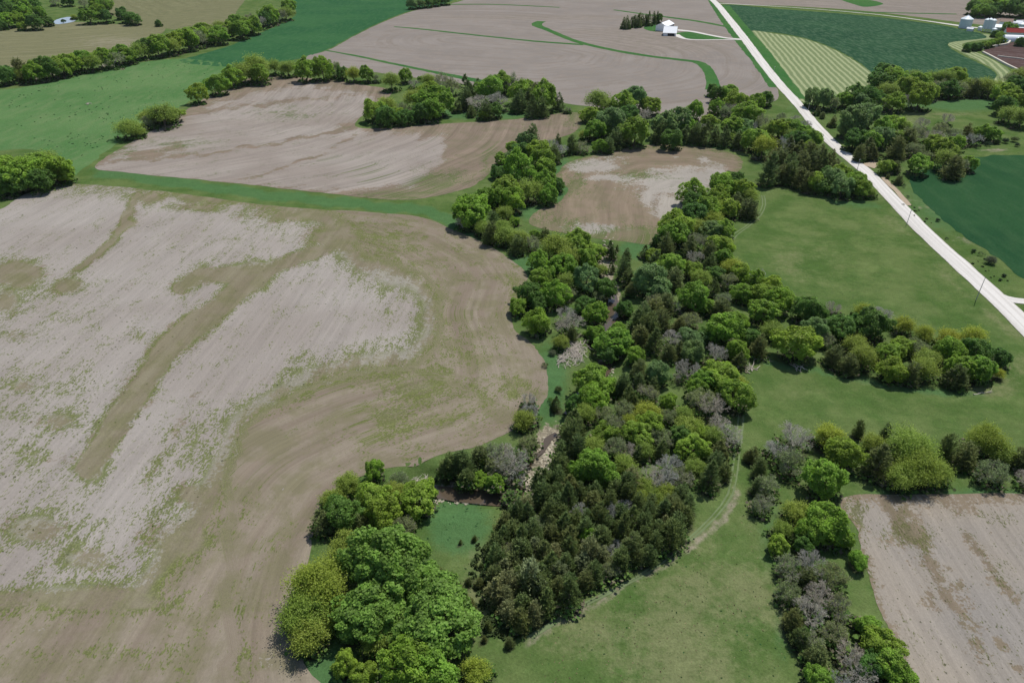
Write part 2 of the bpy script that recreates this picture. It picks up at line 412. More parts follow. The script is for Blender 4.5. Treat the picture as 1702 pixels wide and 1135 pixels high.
F1 = [(-260,470),(-120,400),(0,348),(40,324),(92,309),(150,307),(300,322),(450,342),(600,352),(700,361),(755,383),(800,402),(840,425),(866,446),(875,463),(870,486),(850,518),
      (856,545),(882,572),(905,598),(912,630),(905,665),(880,698),(840,722),(790,741),(730,757),(690,772),(640,778),(598,790),(560,812),(530,850),(518,895),(512,930),(488,1010),(484,1050),(505,1100),(500,1230),(-420,1230)]
PALE1 = [(-420,330),(95,290),(300,310),(450,332),(545,365),(560,400),(600,440),(690,470),(715,500),(712,560),(680,592),(600,600),(520,620),(440,665),(390,700),(370,760),(335,850),(280,920),(230,985),(100,990),(0,1000),(-420,1010)]
OL1 = [([(575,380),(540,412),(470,440),(400,452),(340,455)], 13, .72), ([(430,455),(352,520),(275,580),(238,640),(195,700),(150,775)], 22, 1.0), ([(232,325),(190,395),(130,450)], 7, .8),
       ([(400,460),(340,455),(300,480)], 14, .8), ([(330,640),(300,700),(240,800)], 7, .35), ([(470,340),(400,330),(300,330)], 10, .6)]
OLB = [(30,455,46,26,.95),(115,475,28,16,.85),(250,330,26,10,.8),(215,372,14,8,.8),(330,345,50,8,.6),(560,395,60,22,.7),(480,360,70,12,.6),(30,560,20,10,.6),(40,640,30,14,.5),(100,700,40,20,.5),
       (60,880,60,26,.55),(150,930,60,24,.6),(300,900,60,40,.6),(60,760,40,20,.4),(230,560,20,12,.5),(320,820,30,20,.6),(180,1000,160,20,.8),(10,500,26,26,.7)]
def pale1(px, py, X, Y):
    p = np.clip(0.5+sdf(px, py, PALE1)/70, 0, 0.92)
    p = p - 1.1*np.maximum(bands(px, py, OL1), blobs(px, py, OLB))
    return p + blobs(px, py, [(60,1040,80,14,.25),(140,1030,30,12,.35),(400,860,30,10,.15),(440,1090,24,40,.3),(60,370,60,20,.2)])
def weed1(px, py, X, Y):
    w = 0.62*np.maximum(bands(px, py, OL1), blobs(px, py, OLB))
    e = np.clip(1-np.abs(sdf(px, py, PALE1))/45, 0, 1)*0.5
    g = blobs(px, py, [(690,640,90,50,.42),(650,690,80,50,.40),(760,590,70,60,.26),(780,660,80,40,.3),(640,400,80,40,.3),(740,440,60,40,.2),(850,640,24,30,.45),(860,480,30,40,.3),(180,1085,90,14,.45),(410,1110,12,30,.8),(720,700,90,20,.3),(330,720,40,60,.3)])
    return np.maximum(np.maximum(w*1.25, e*1.0), g) + 0.24 + blobs(px, py, [(60,660,120,120,.16),(60,520,160,60,.12),(60,860,200,120,.18),(420,420,160,60,.1),(300,860,90,90,.18),(640,500,40,80,.12)])
def rows1(px, py, X, Y):
    a = np.array(flat_pt(430, 455)); b = np.array(flat_pt(150, 775)); d = (b-a)/np.linalg.norm(b-a)
    u = (X-a[0])*d[1]-(Y-a[1])*d[0]; v = (X-a[0])*d[0]+(Y-a[1])*d[1]
    E = [flat_pt(*p) for p in [(500,338),(640,350),(755,378),(840,420),(876,465),(862,520),(898,585),(914,636),(884,698),(790,743),(660,785),(570,835),(520,915),(496,1010),(494,1100),(505,1250)]]; dd, _, ar = seg_dist(X, Y, E)
    head = (sdf(px, py, PALE1) < -18) & (dd < 75) & (px > 380)
    return np.column_stack([np.where(head, dd+300, u), np.where(head, ar, v), 0*u])
sheet('tilled_field', F1, 0.05, M_s1, 2.4, {'pale': pale1, 'weed': weed1}, rows1, 0.8, 1)

F2 = [(158,278),(200,247),(290,197),(330,170),(400,136),(438,127),(520,131),(600,141),(650,152),(625,178),(592,203),(612,214),(740,206),(850,199),(955,187),(972,200),(950,222),(900,238),(850,255),
      (822,275),(800,300),(760,318),(690,331),(620,330),(450,311),(300,296),(200,286)]
PALE2 = [(150,285),(250,215),(380,165),(500,140),(620,160),(620,190),(560,215),(740,230),(735,270),(690,310),(560,318),(300,300)]
sheet('tilled_field', F2, 0.05, M_s2, 3.5, {'pale': lambda px, py, X, Y: np.clip(0.48+sdf(px, py, PALE2)/30, 0, 0.85) - bands(px, py, [([(190,270),(350,255),(500,232),(575,212)], 3, .6), ([(300,190),(420,175),(560,160)], 5, .4), ([(220,262),(300,245)], 9, .6), ([(400,300),(520,262),(590,225)], 3, .5)]),
      'weed': lambda px, py, X, Y: 0.22+blobs(px, py, [(730,300,60,18,.45),(820,270,20,25,.6),(700,325,90,8,.5),(300,240,60,14,.3),(480,190,60,12,.3),(620,290,40,20,.2),(960,200,20,20,.5),(200,250,30,12,.4)])},
      [(150,292),(330,262),(480,238),(560,215),(620,170),(640,120)], 1.0, 2)
F3 = [(925,290),(945,271),(990,257),(1050,245),(1100,240),(1150,243),(1200,250),(1230,262),(1233,278),(1222,294),(1195,308),(1150,335),(1112,370),(1085,405),(1040,402),(960,391),(905,381),(880,371),(890,353),(928,335),(944,315),(930,303)]
sheet('tilled_field', F3, 0.05, M_s3, 2.8, {'pale': lambda px, py, X, Y: blobs(px, py, [(985,276,52,14,.95),(1020,295,56,9,.85),(1130,303,85,26,1.1),(1090,325,40,20,.8),(1190,285,30,14,.8),(1170,268,14,12,.6),(1120,262,12,18,.5),(985,380,55,10,.95),(1110,345,36,26,.85),(1020,262,50,5,.5),(1060,265,6,20,.2)]) - blobs(px, py, [(1090,262,26,12,.6)]),
      'weed': lambda px, py, X, Y: 0.20+np.clip(1-sdf(px, py, F3)/16, 0, 1)*0.38+blobs(px, py, [(1060,292,50,10,.4),(960,305,14,20,.5),(1050,385,50,12,.55),(930,370,40,14,.4)])},
      [(930,380),(935,330),(960,290),(1050,262),(1150,262),(1220,275)], 0.8, 3)
F4 = [(500,99),(545,84),(590,60),(640,36),(690,18),(745,8),(830,-12),(1000,-20),(1165,-20),(1184,6),(1200,30),(1226,66),(1262,110),(1293,152),(1284,170),(1235,175),(1190,200),(1120,200),(1000,180),(940,172),(870,155),(790,143),(700,131),(600,117)]
sheet('far_tilled_field', F4, 0.05, M_s4, 9.0, {'pale': lambda px, py, X, Y: 0.55+0*X-blobs(px, py, [(1100,70,100,16,.5),(1000,55,80,8,.3),(900,30,200,4,.3)]), 'weed': lambda px, py, X, Y: 0.02+0*X},
      [(560,100),(760,112),(900,118),(985,108),(1000,90),(950,80),(760,66)], 1.0, 4)
F8 = [(1196,4),(1320,11),(1450,20),(1600,38),(1900,70),(2050,80),(1950,-10),(1500,-25),(1175,-22)]
sheet('far_tilled_field', F8, 0.05, M_s4, 16.0, {'pale': lambda px, py, X, Y: 0.35+0*X, 'weed': zero}, [(1190,5),(1900,50)], 0.5, 5)
F9 = [(-160,70),(-20,52),(50,41),(120,37),(200,41),(270,46),(262,60),(215,80),(150,96),(60,108),(-20,120),(-160,150)]
sheet('olive_field', F9, 0.05, M_s6, 7.0, {'pale': lambda px, py, X, Y: 0.25+blobs(px, py, [(200,72,70,10,.4)]), 'weed': lambda px, py, X, Y: 0.35+0*X}, [(-100,70),(100,62),(300,45)], 0.8, 6)
F10 = [(176,-20),(182,20),(235,42),(278,48),(330,54),(372,42),(392,22),(396,-20)]
sheet('olive_field', F10, 0.05, M_s6, 9.0, {'pale': lambda px, py, X, Y: 0.15+0*X, 'weed': lambda px, py, X, Y: 0.45+0*X}, [(180,0),(250,30),(390,20)], 0.8, 7)
F7 = [(1400,828),(1440,821),(1520,822),(1702,819),(1900,826),(2100,1000),(1990,1240),(1560,1240),(1510,1120),(1462,1010),(1432,930),(1425,880),(1400,850)]
S7 = [([(1480,822),(1512,850),(1545,900),(1590,960),(1640,1040),(1700,1120)], 3, .8), ([(1475,840),(1530,900),(1560,960),(1610,1040),(1640,1100)], 10, .55), ([(1600,880),(1660,960),(1702,1010)], 8, .5)]
sheet('tilled_field', F7, 0.05, M_s7, 2.2, {'pale': lambda px, py, X, Y: np.clip(0.35+sdf(px, py, F7)/60, 0, 0.85)-bands(px, py, S7)-blobs(px, py, [(1500,890,40,20,.6),(1535,1000,20,20,.5),(1600,850,80,10,.3)]), 'weed': lambda px, py, X, Y: 0.2+0.4*bands(px, py, S7)+blobs(px, py, [(1500,890,50,20,.4),(1420,850,16,20,.5),(1640,860,60,10,.3),(1440,940,14,60,.4)])},
      [(1455,815),(1500,900),(1560,1000),(1640,1130),(1720,1250)], 0.7, 8)

# crops
WH = [(330,92),(380,77),(430,56),(468,40),(492,22),(500,-20),(760,-20),(742,6),(688,17),(638,35),(588,59),(543,83),(498,98),(440,106),(380,112),(300,103)]
sheet('wheat_field', WH, 0.05, M_wheat, 8.0, jit=1.2, seed=9)
LP = [(-300,210),(-120,165),(0,150),(80,138),(200,110),(300,98),(380,106),(440,108),(420,118),(350,150),(280,190),(200,235),(150,272),(110,292),(60,250),(-60,262),(-300,330)]
sheet('left_pasture', LP, 0.05, M_left, 5.0, jit=1.5, seed=10)
AL = [(1202,9),(1300,16),(1450,28),(1560,42),(1600,50),(1630,56),(1638,64),(1578,72),(1592,88),(1640,112),(1655,126),(1640,150),(1500,150),(1455,128),(1432,107),(1392,84),(1342,65),(1290,55),(1244,51),(1225,36)]
sheet('alfalfa_field', AL, 0.05, M_alf, 8.0, jit=1.0, seed=11)
RM = [(1512,296),(1560,275),(1620,262),(1702,258),(1900,262),(2100,420),(1950,470),(1790,470),(1702,462),(1660,430),(1610,400),(1560,360),(1525,325)]
sheet('dark_meadow', RM, 0.05, M_dark, 5.0, jit=2.0, seed=12)

k = NB('mown hay in windrows'); rc = k.attr('rc', True); P = k.obj()
sx = k.n('SeparateXYZ'); k.put(sx.inputs[0], rc)
wob = k.math('MULTIPLY_ADD', k.noise(P, 0.05, 3), 3.0, sx.outputs[0])
saw = k.math('SINE', k.math('MULTIPLY', wob, 2*math.pi/5.0))
saw = k.math('MULTIPLY_ADD', k.math('SUBTRACT', k.noise(P, 0.5, 3), 0.5), 1.8, saw)
col = k.mix(k.ramp(saw, -0.3, 0.75), (0.15,0.19,0.09), (0.275,0.305,0.165))
k.base(k.mul(col, k.math('MULTIPLY_ADD', k.noise(P, 0.8, 4), 0.6, 0.7))); M_hay = k.m
HY = [(1247,53),(1290,57),(1340,66),(1390,85),(1430,108),(1452,126),(1440,145),(1400,158),(1355,170),(1325,165),(1300,130),(1270,88)]
sheet('hay_field', HY, 0.09, M_hay, 5.0, guide=[(1240,45),(1272,85),(1304,128),(1335,170),(1360,200)], jit=0.8, seed=13)
HY2 = [(1634,57),(1662,63),(1612,70),(1600,78),(1640,95),(1676,116),(1684,140),(1650,140),(1657,124),(1641,110),(1594,86),(1578,72),(1637,64)]
sheet('hay_field', HY2, 0.09, M_hay, 5.0, guide=[(1578,72),(1640,100),(1665,124),(1670,150)], jit=0.5, seed=14)

# grass waterways across the far tilled field
ribbon('grass_strip', [(655,45),(700,49),(800,60),(900,70),(970,75)], [3,6,6,7,7], 0.10, M_strip, 1.0)
ribbon('grass_strip', [(900,36),(892,42),(915,52),(960,70),(1020,84),(1080,94),(1130,100),(1165,106),(1182,128),(1185,150)], [11,12,8,8,8,8,8,9,9,11], 0.11, M_strip, 1.0)
ribbon('grass_strip', [(540,84),(600,95),(680,112),(740,124),(800,136),(830,144)], [3,5,5,7,10,10], 0.10, M_strip, 1.0)
ribbon('grass_strip', [(740,8),(820,8),(930,13)], [9,7,5], 0.10, M_strip, 1.0)
ribbon('grass_strip', [(1020,17),(1100,28),(1160,36),(1212,46)], [5,8,8,6], 0.10, M_strip, 1.0)
ribbon('grass_strip', [(1182,0),(1198,26),(1222,60),(1258,104),(1292,146)], [10,9,8,8,12], 0.10, M_strip, 1.0)
ribbon('grass_strip', [(1204,10),(1225,38),(1262,82),(1300,130),(1330,165)], [14,15,15,12,8], 0.12, M_strip, 1.0)
ribbon('grass_strip', [(1590,24),(1450,21),(1380,20)], [7,7,5], 0.10, M_strip, 1.0)
sheet('grass_strip', [(1395,-2),(1440,0),(1468,7),(1440,12),(1420,8)], 0.10, M_strip, 12.0, jit=0.5, seed=15)
sheet('barn_lawn', [(1120,57),(1150,53),(1180,58),(1210,65),(1170,66),(1135,64)], 0.10, M_strip, 8.0, jit=0.5, seed=16)
sheet('barn_lawn', [(1070,46),(1095,40),(1098,52),(1080,52)], 0.10, M_strip, 8.0, jit=0.5, seed=17)

# roads --------------------------------------------------------------------------
k = NB('white limestone gravel'); rc = k.attr('rc', True); P = k.obj()
tr = k.noise(k.mapv(rc, (0.9, 0.015, 0)), 1.0, 3, 0.6)
col = k.mix(k.ramp(tr, 0.35, 0.65), (0.50,0.475,0.44), (0.61,0.585,0.55))
sx = k.n('SeparateXYZ'); k.put(sx.inputs[0], rc)
edge = k.ramp(k.math('MULTIPLY_ADD', k.math('SUBTRACT', k.noise(P, 0.6, 4), 0.5), 0.5, k.math('ABSOLUTE', sx.outputs[2])), 0.85, 1.05)
col = k.mix(k.math('MULTIPLY', edge, 0.6), col, (0.33,0.30,0.24))
k.bump(k.noise(P, 3.0, 3), 0.25, 0.1)
M_road = k.base(k.mul(col, k.math('MULTIPLY_ADD', k.noise(P, 1.5, 4, 0.8), 0.35, 0.82)))
ribbon('gravel_road', [(1168,-16),(1190,6),(1206,25),(1222,45),(1245,75),(1271,110),(1300,145),(1325,172),(1352,205),(1385,240),(1418,268),(1445,290),(1473,320),(1503,351),(1546,395),(1592,437),(1642,482),(1692,530),(1745,585),(1810,660),(1900,760)],
       [9,9,9,9,8.5,8,7.4,7.2,7,7,7,7,7,7.2,7.4,7.6,7.8,8,8,8,8], 0.14, M_road, 0.5, 8, 0.22)
ribbon('farm_track', [(1194,6),(1300,12),(1450,24),(1530,34),(1592,43),(1625,47)], [5,3,3,4,9,6], 0.15, M_road, 0.4)
ribbon('driveway', [(1238,66),(1208,64),(1175,58),(1150,53),(1118,50)], [5,5,5,6,10], 0.15, M_road, 0.3)
ribbon('driveway', [(1236,67),(1200,66.5),(1160,67),(1138,65),(1122,58)], [3,3,3,4,9], 0.16, M_road, 0.3)
M_dirt = plain('bare dirt track', (0.36,0.29,0.21), 0.95, 0.25, 0.8)
ribbon('field_entrance', [(1440,277),(1452,273),(1463,268)], [9,6,5], 0.18, M_dirt, 0.5)
ribbon('field_entrance', [(1668,496),(1690,500),(1740,505)], [6,4,4], 0.18, M_road, 0.4)
ribbon('dirt_verge', [(1466,294),(1490,318),(1512,342)], [2,3,2], 0.12, M_dirt, 0.8)
k = NB('trodden wheel rut'); k.base((0.13,0.16,0.07)); M_rut = plain('trodden wheel rut', (0.135,0.175,0.085), 0.95, 0.35, 0.5)
for off_ in (-4, 4):
    ribbon('wheel_track', [(1268+off_*.5,325),(1270+off_*.6,340),(1262+off_*.7,358),(1240+off_*.7,378),(1220+off_,392),(1211+off_,410)], 0.5, 0.06, M_rut, 0.12, 2)
    ribbon('wheel_track', [(1232+off_,690),(1228+off_,730),(1222+off_,780),(1214+off_,820),(1185+off_,860),(1130+off_,910),(1060+off_,960),(960+off_,1010),(880+off_,1060)], 0.45, 0.06, M_rut, 0.2, 2)

# water ----------------------------------------------------------------------------
def water_mat(name, col, rough=0.12):
    k = NB(name); k.base(col); k.b.inputs['Roughness'].default_value = rough; k.b.inputs['Specular IOR Level'].default_value = 0.5
    k.bump(k.noise(k.obj(), 1.2, 3), 0.15, 0.05); return k.m
def creek_water(name, line, w, lift, mat):
    L, ww = ribbon_poly(line, w); V = []
    for i, (x, y) in enumerate(L):
        a = L[max(i-1, 0)]; b = L[min(i+1, len(L)-1)]; dx, dy = b[0]-a[0], b[1]-a[1]; l = math.hypot(dx, dy) or 1
        z = float(relief0(x, y))-2.1+lift
        for u in (-1, 0, 1): V.append((x-dy/l*u*ww[i]*.5, y+dx/l*u*ww[i]*.5, z))
    F = [(i*3+j, i*3+3+j, i*3+4+j, i*3+1+j) for i in range(len(L)-1) for j in (0, 1)]
    me = np_mesh(name, np.array(V), np.array(F))
    if me.polygons[0].normal.z < 0: me.flip_normals()
    structure(new_obj(name, me, mat=mat))
MW = water_mat('muddy creek water', (0.085,0.065,0.045))
creek_water('creek_water', CREEK_PX[2:9], [2,4,4.8,4.5,4,3.5,2], 0.35, MW)
creek_water('creek_water', [(926,712),(911,722),(902,741),(886,752),(880,768)], [1.6,2,1.2,1.4,.6], 0.38, MW)
creek_water('creek_water', CREEK_PX[-6:], [2,3.6,4.4,4.4,3.6,2], 0.35, water_mat('muddy creek water', (0.085,0.065,0.045)))
sheet('pond', [(88,38),(95,33),(112,29),(120,30),(126,35),(112,39),(96,41)], 0.12, water_mat('pale pond water', (0.30,0.36,0.42), 0.3), 6.0, jit=0.6, seed=18)
M_yard = soil_mat('trampled feedlot mud', (0.16,0.12,0.115), (0.085,0.055,0.05), (0.1,0.08,0.07))
sheet('feedlot_yard', [(1634,86),(1652,80),(1676,72),(1760,60),(1800,100),(1760,125),(1692,117),(1660,100)], 0.13, M_yard, 8.0, {'pale': lambda px, py, X, Y: 0.3+0*X, 'weed': zero}, [(1640,84),(1760,95)], 0.3, 19)
# ------------------------------------------------------------------ foliage and bark
def leaf_mat(name, transl=0.35, var=0.35):
    k = NB(name); oi = k.n('ObjectInfo'); g = k.n('NewGeometry')
    sh = k.attr('shade')                       # each leaf clump's own tint; feathery and cedar crowns go darker inward
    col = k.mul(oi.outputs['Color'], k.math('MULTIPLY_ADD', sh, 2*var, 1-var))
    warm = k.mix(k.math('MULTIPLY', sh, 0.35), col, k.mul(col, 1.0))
    k.base(warm); k.b.inputs['Roughness'].default_value = 0.6; k.b.inputs['Specular IOR Level'].default_value = 0.25
    tr = k.n('BsdfTranslucent'); k.put(tr.inputs['Color'], k.mul(col, 1.15))
    ms = k.n('MixShader'); ms.inputs[0].default_value = transl
    out = k.t.nodes['Material Output']
    k.t.links.new(k.b.outputs[0], ms.inputs[1]); k.t.links.new(tr.outputs[0], ms.inputs[2]); k.t.links.new(ms.outputs[0], out.inputs[0])
    return k.m
M_leaf = leaf_mat('leaves', 0.48, 0.42)
M_needle = leaf_mat('cedar sprays', 0.32, 0.45)
M_twig = leaf_mat('bare twigs', 0.0, 0.25)
k = NB('bark'); M_bark = k.base(k.mul((0.13,0.105,0.085), k.math('MULTIPLY_ADD', k.noise(k.mapv(k.obj(), (6,6,1)), 2.0, 4), 0.9, 0.5)))

def unit(v): return v/np.maximum(np.linalg.norm(v, axis=1, keepdims=True), 1e-9)
def quads(P, N, T, su, sv, bend=0.0):
    """one leaf clump per row: centre P, normal N, rough direction T"""
    U = unit(np.cross(N, T)); Vv = np.cross(N, U)
    su = su[:, None]; sv = sv[:, None]
    a = P - U*su - Vv*sv*0.55; b = P + U*su*0.7 - Vv*sv; c = P + U*su + Vv*sv*0.6 - N*su*bend; d = P - U*su*0.6 + Vv*sv
    V = np.stack([a, b, c, d], 1).reshape(-1, 3)
    return V, np.arange(len(V)).reshape(-1, 4)
def tube(path, radii, sides=5):
    path = [np.array(p, float) for p in path]; V = []; F = []
    for i, p in enumerate(path):
        d = path[min(i+1, len(path)-1)] - path[max(i-1, 0)]; d = d/(np.linalg.norm(d)+1e-9)
        a = np.cross(d, (0.31, 0.2, 0.93)); a /= np.linalg.norm(a)+1e-9; b = np.cross(d, a)
        for s in range(sides):
            t = 2*math.pi*s/sides; V.append(p + radii[i]*(a*math.cos(t)+b*math.sin(t)))
    for i in range(len(path)-1):
        for s in range(sides):
            F.append((i*sides+s, i*sides+(s+1) % sides, (i+1)*sides+(s+1) % sides, (i+1)*sides+s))
    return V, F
def join(parts):
    V = []; F = []; n = 0
    for v, f in parts:
        V.append(np.asarray(v, float)); F.append(np.asarray(f)+n); n += len(v)
    return np.concatenate(V), np.concatenate(F)
def wig(rng, a, b, n, amp):
    a = np.array(a, float); b = np.array(b, float); L = np.linalg.norm(b-a)
    return [a+(b-a)*i/n + (rng.normal(0, amp*L, 3) if 0 < i < n else 0) for i in range(n+1)]
# every prototype is one metre wide; a tree's scale is its crown width in metres, its height set on z
def trunk_mesh(rng, name, h=0.95, r=0.022, limbs=9, fork=0.28, lean=0.03, spread=0.36):
    parts = []
    top = np.array([rng.normal(0, lean), rng.normal(0, lean), h*0.72])
    stem = wig(rng, (0, 0, -0.06), top, 5, 0.02)
    parts.append(tube(stem, np.linspace(r*1.25, r*0.35, 6), 7))
    for i in range(limbs):
        t = fork + (0.85-fork)*i/limbs; p = stem[0]+(top-stem[0])*t; a = rng.uniform(0, 6.28)+i*2.4
        L = spread*(1-0.45*t)*rng.uniform(0.8, 1.1)
        e = p + np.array([math.cos(a)*L, math.sin(a)*L, L*rng.uniform(0.7, 1.1)])
        pt = wig(rng, p, e, 3, 0.06); parts.append(tube(pt, [r*0.55*(1-t*.4), r*0.4, r*0.25, r*0.08], 5))
        for j in range(2):
            q = pt[1+j]; b = a+rng.uniform(-1.1, 1.1); l2 = L*0.5
            e2 = q+np.array([math.cos(b)*l2, math.sin(b)*l2, l2*rng.uniform(.4, 1)])
            parts.append(tube(wig(rng, q, e2, 2, 0.08), [r*0.22, r*0.14, r*0.05], 4))
    V, F = join(parts); me = np_mesh(name, V, F); me.shade_smooth(); return me
def finish_crown(name, V, F, shade, smooth=False):
    me = np_mesh(name, V, F); attr(me, 'shade', np.repeat(shade, 4)[:len(V)]); return me
def broadleaf(seed, n=9000, lobes=40, rz=0.46, zc=0.52, leaf=0.0165, lr=(0.07, 0.165), flat=0.0):
    """rounded crown built of leafy lobes with gaps between them"""
    rng = np.random.default_rng(seed)
    i = np.arange(lobes); ph = i*2.39996+rng.uniform(0, 6); cz = 1-1.55*(i+.5)/lobes
    cz = np.clip(cz+rng.normal(0, 0.07, lobes), -0.62, 1); sr = np.sqrt(np.maximum(0, 1-cz**2))
    rad = rng.uniform(0.70, 1.02, lobes); r = rng.uniform(*lr, lobes)
    Cc = np.column_stack([np.cos(ph)*sr*(0.5-r*0.8)*rad, np.sin(ph)*sr*(0.5-r*0.8)*rad, zc+cz*(rz-r*0.5)*rad])
    w = r**2; pick = rng.choice(lobes, n, p=w/w.sum())
    N = unit(rng.normal(0, 1, (n, 3))); out = unit((Cc-np.array([0, 0, zc*0.8]))[pick])
    N = unit(N+out*0.55+np.array([0, 0, 0.25]))
    # sub-clumps on every lobe give the broken, tufted surface
    sub = unit(rng.normal(0, 1, (lobes*14, 3))); sid = rng.integers(0, 14, n)+pick*14
    N = unit(N*0.75+sub[sid]*0.75+out*0.2)
    P = Cc[pick]+N*(r[pick]*rng.uniform(0.62, 1.08, n)**1.0)[:, None]
    P += rng.normal(0, 0.008, (n, 3)); f = np.arctan2(P[:, 1], P[:, 0])
    g = 1+0.14*np.sin(2*f+seed)+0.12*np.sin(3*f+seed*2.3)+0.08*np.sin(5*f+P[:, 2]*9)
    P[:, 0] *= g; P[:, 1] *= g; P[:, 2] = zc+(P[:, 2]-zc)*(1+0.10*np.sin(P[:, 0]*7+seed)+0.08*np.sin(P[:, 1]*9+seed*3)); P[:, 2] = np.maximum(P[:, 2], 0.05)
    nn = unit(N*0.8+rng.normal(0, 0.55, (n, 3))+np.array([0, 0, 0.35]))
    s = leaf*rng.uniform(0.6, 1.4, n)
    V, F = quads(P, nn, rng.normal(0, 1, (n, 3)), s, s*rng.uniform(0.7, 1.2, n), 0.5)
    shade = np.clip(0.5+(sub[sid][:, 0]*0.22)+rng.normal(0, 0.2, n)+(rng.uniform(-.25, .25, lobes))[pick], 0, 1)
    return finish_crown('broadleaf_crown', V, F, shade)
def feathery(seed, n=7000, rz=0.42, zc=0.50, leaf=0.0115, sprays=110, droop=0.0, inner=0.25):
    """spring crown: fine new leaves along upswept sprays, light and see-through"""
    rng = np.random.default_rng(seed)
    d = unit(rng.normal(0, 1, (sprays, 3))+np.array([0, 0, 0.45])); d[:, 2] = np.maximum(d[:, 2], -0.35)
    L = rng.uniform(0.72, 1.03, sprays); lump = 0.88+0.12*np.sin(np.arctan2(d[:, 1], d[:, 0])*3+seed)
    pk = rng.integers(0, sprays, n); t = inner+(1-inner)*rng.uniform(0, 1, n)**0.55
    S = np.array([0.5, 0.5, rz])
    P = d[pk]*(t*L[pk]*lump[pk])[:, None]*S; w = 0.012+0.045*t
    P += rng.normal(0, 1, (n, 3))*w[:, None]; P[:, 2] += zc - droop*(t**2)*0.2
    P[:, 2] = np.maximum(P[:, 2], 0.04)
    s = leaf*rng.uniform(0.6, 1.5, n)
    nn = unit(d[pk]*0.3+rng.normal(0, 0.7, (n, 3))+np.array([0, 0, 0.6]))
    V, F = quads(P, nn, d[pk]+rng.normal(0, .3, (n, 3)), s*0.8, s*1.2)
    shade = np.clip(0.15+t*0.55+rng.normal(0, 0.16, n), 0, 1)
    return finish_crown('budding_crown', V, F, shade)
def cedar(seed, n=7500, h=1.25, leaf=0.019, power=0.62, leaders=3):
    """red cedar: dense feathery sprays held out and up, in a ragged pointed oval"""
    rng = np.random.default_rng(seed); Vs = []; Fs = []; sh = []; off = 0
    tops = [(0, 0, h)]+[(rng.uniform(-.2, .2), rng.uniform(-.2, .2), h*rng.uniform(.62, .92)) for _ in range(leaders-1)]
    m = n//len(tops)
    for li, (tx, ty, th) in enumerate(tops):
        R = 0.5 if li == 0 else 0.34; nb = 120 if li == 0 else 70
        bz = rng.uniform(0, 1, nb)**1.1; ba = rng.uniform(0, 2*math.pi, nb)
        prof = np.minimum(1.0, (bz/0.16+0.25))*(1-bz)**power
        bl = R*np.maximum(prof, 0.05)*rng.uniform(0.62, 1.15, nb)
        pk = rng.integers(0, nb, m); t = rng.uniform(0.45, 1.05, m)
        r = bl[pk]*t; a = ba[pk]+rng.normal(0, 0.10, m)/np.maximum(t, .3)
        P = np.column_stack([tx+np.cos(a)*r, ty+np.sin(a)*r, 0.03+bz[pk]*th*0.94+(t**1.5)*0.10*(0.6+bz[pk])])
        P += rng.normal(0, 0.014, (m, 3)); P[:, 2] = np.maximum(P[:, 2], 0.02)
        T = unit(np.column_stack([np.cos(a), np.sin(a), np.full(m, 0.9)])+rng.normal(0, 0.35, (m, 3)))
        N = unit(np.column_stack([np.cos(a)*.6, np.sin(a)*.6, np.full(m, 0.8)])+rng.normal(0, 0.5, (m, 3)))
        s = leaf*rng.uniform(0.5, 1.2, m)
        U = unit(np.cross(N, T)); tip = P+T*(s*2.2)[:, None]
        V = np.stack([P-U*s[:, None]*0.8, P+U*s[:, None]*0.8, tip+U*s[:, None]*0.3, tip-U*s[:, None]*0.3], 1).reshape(-1, 3)
        Vs.append(V); Fs.append(np.arange(len(V)).reshape(-1, 4)+off); off += len(V)
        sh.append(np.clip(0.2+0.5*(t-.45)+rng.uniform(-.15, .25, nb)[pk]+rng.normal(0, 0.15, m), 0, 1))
    return finish_crown('cedar_crown', np.concatenate(Vs), np.concatenate(Fs), np.concatenate(sh))
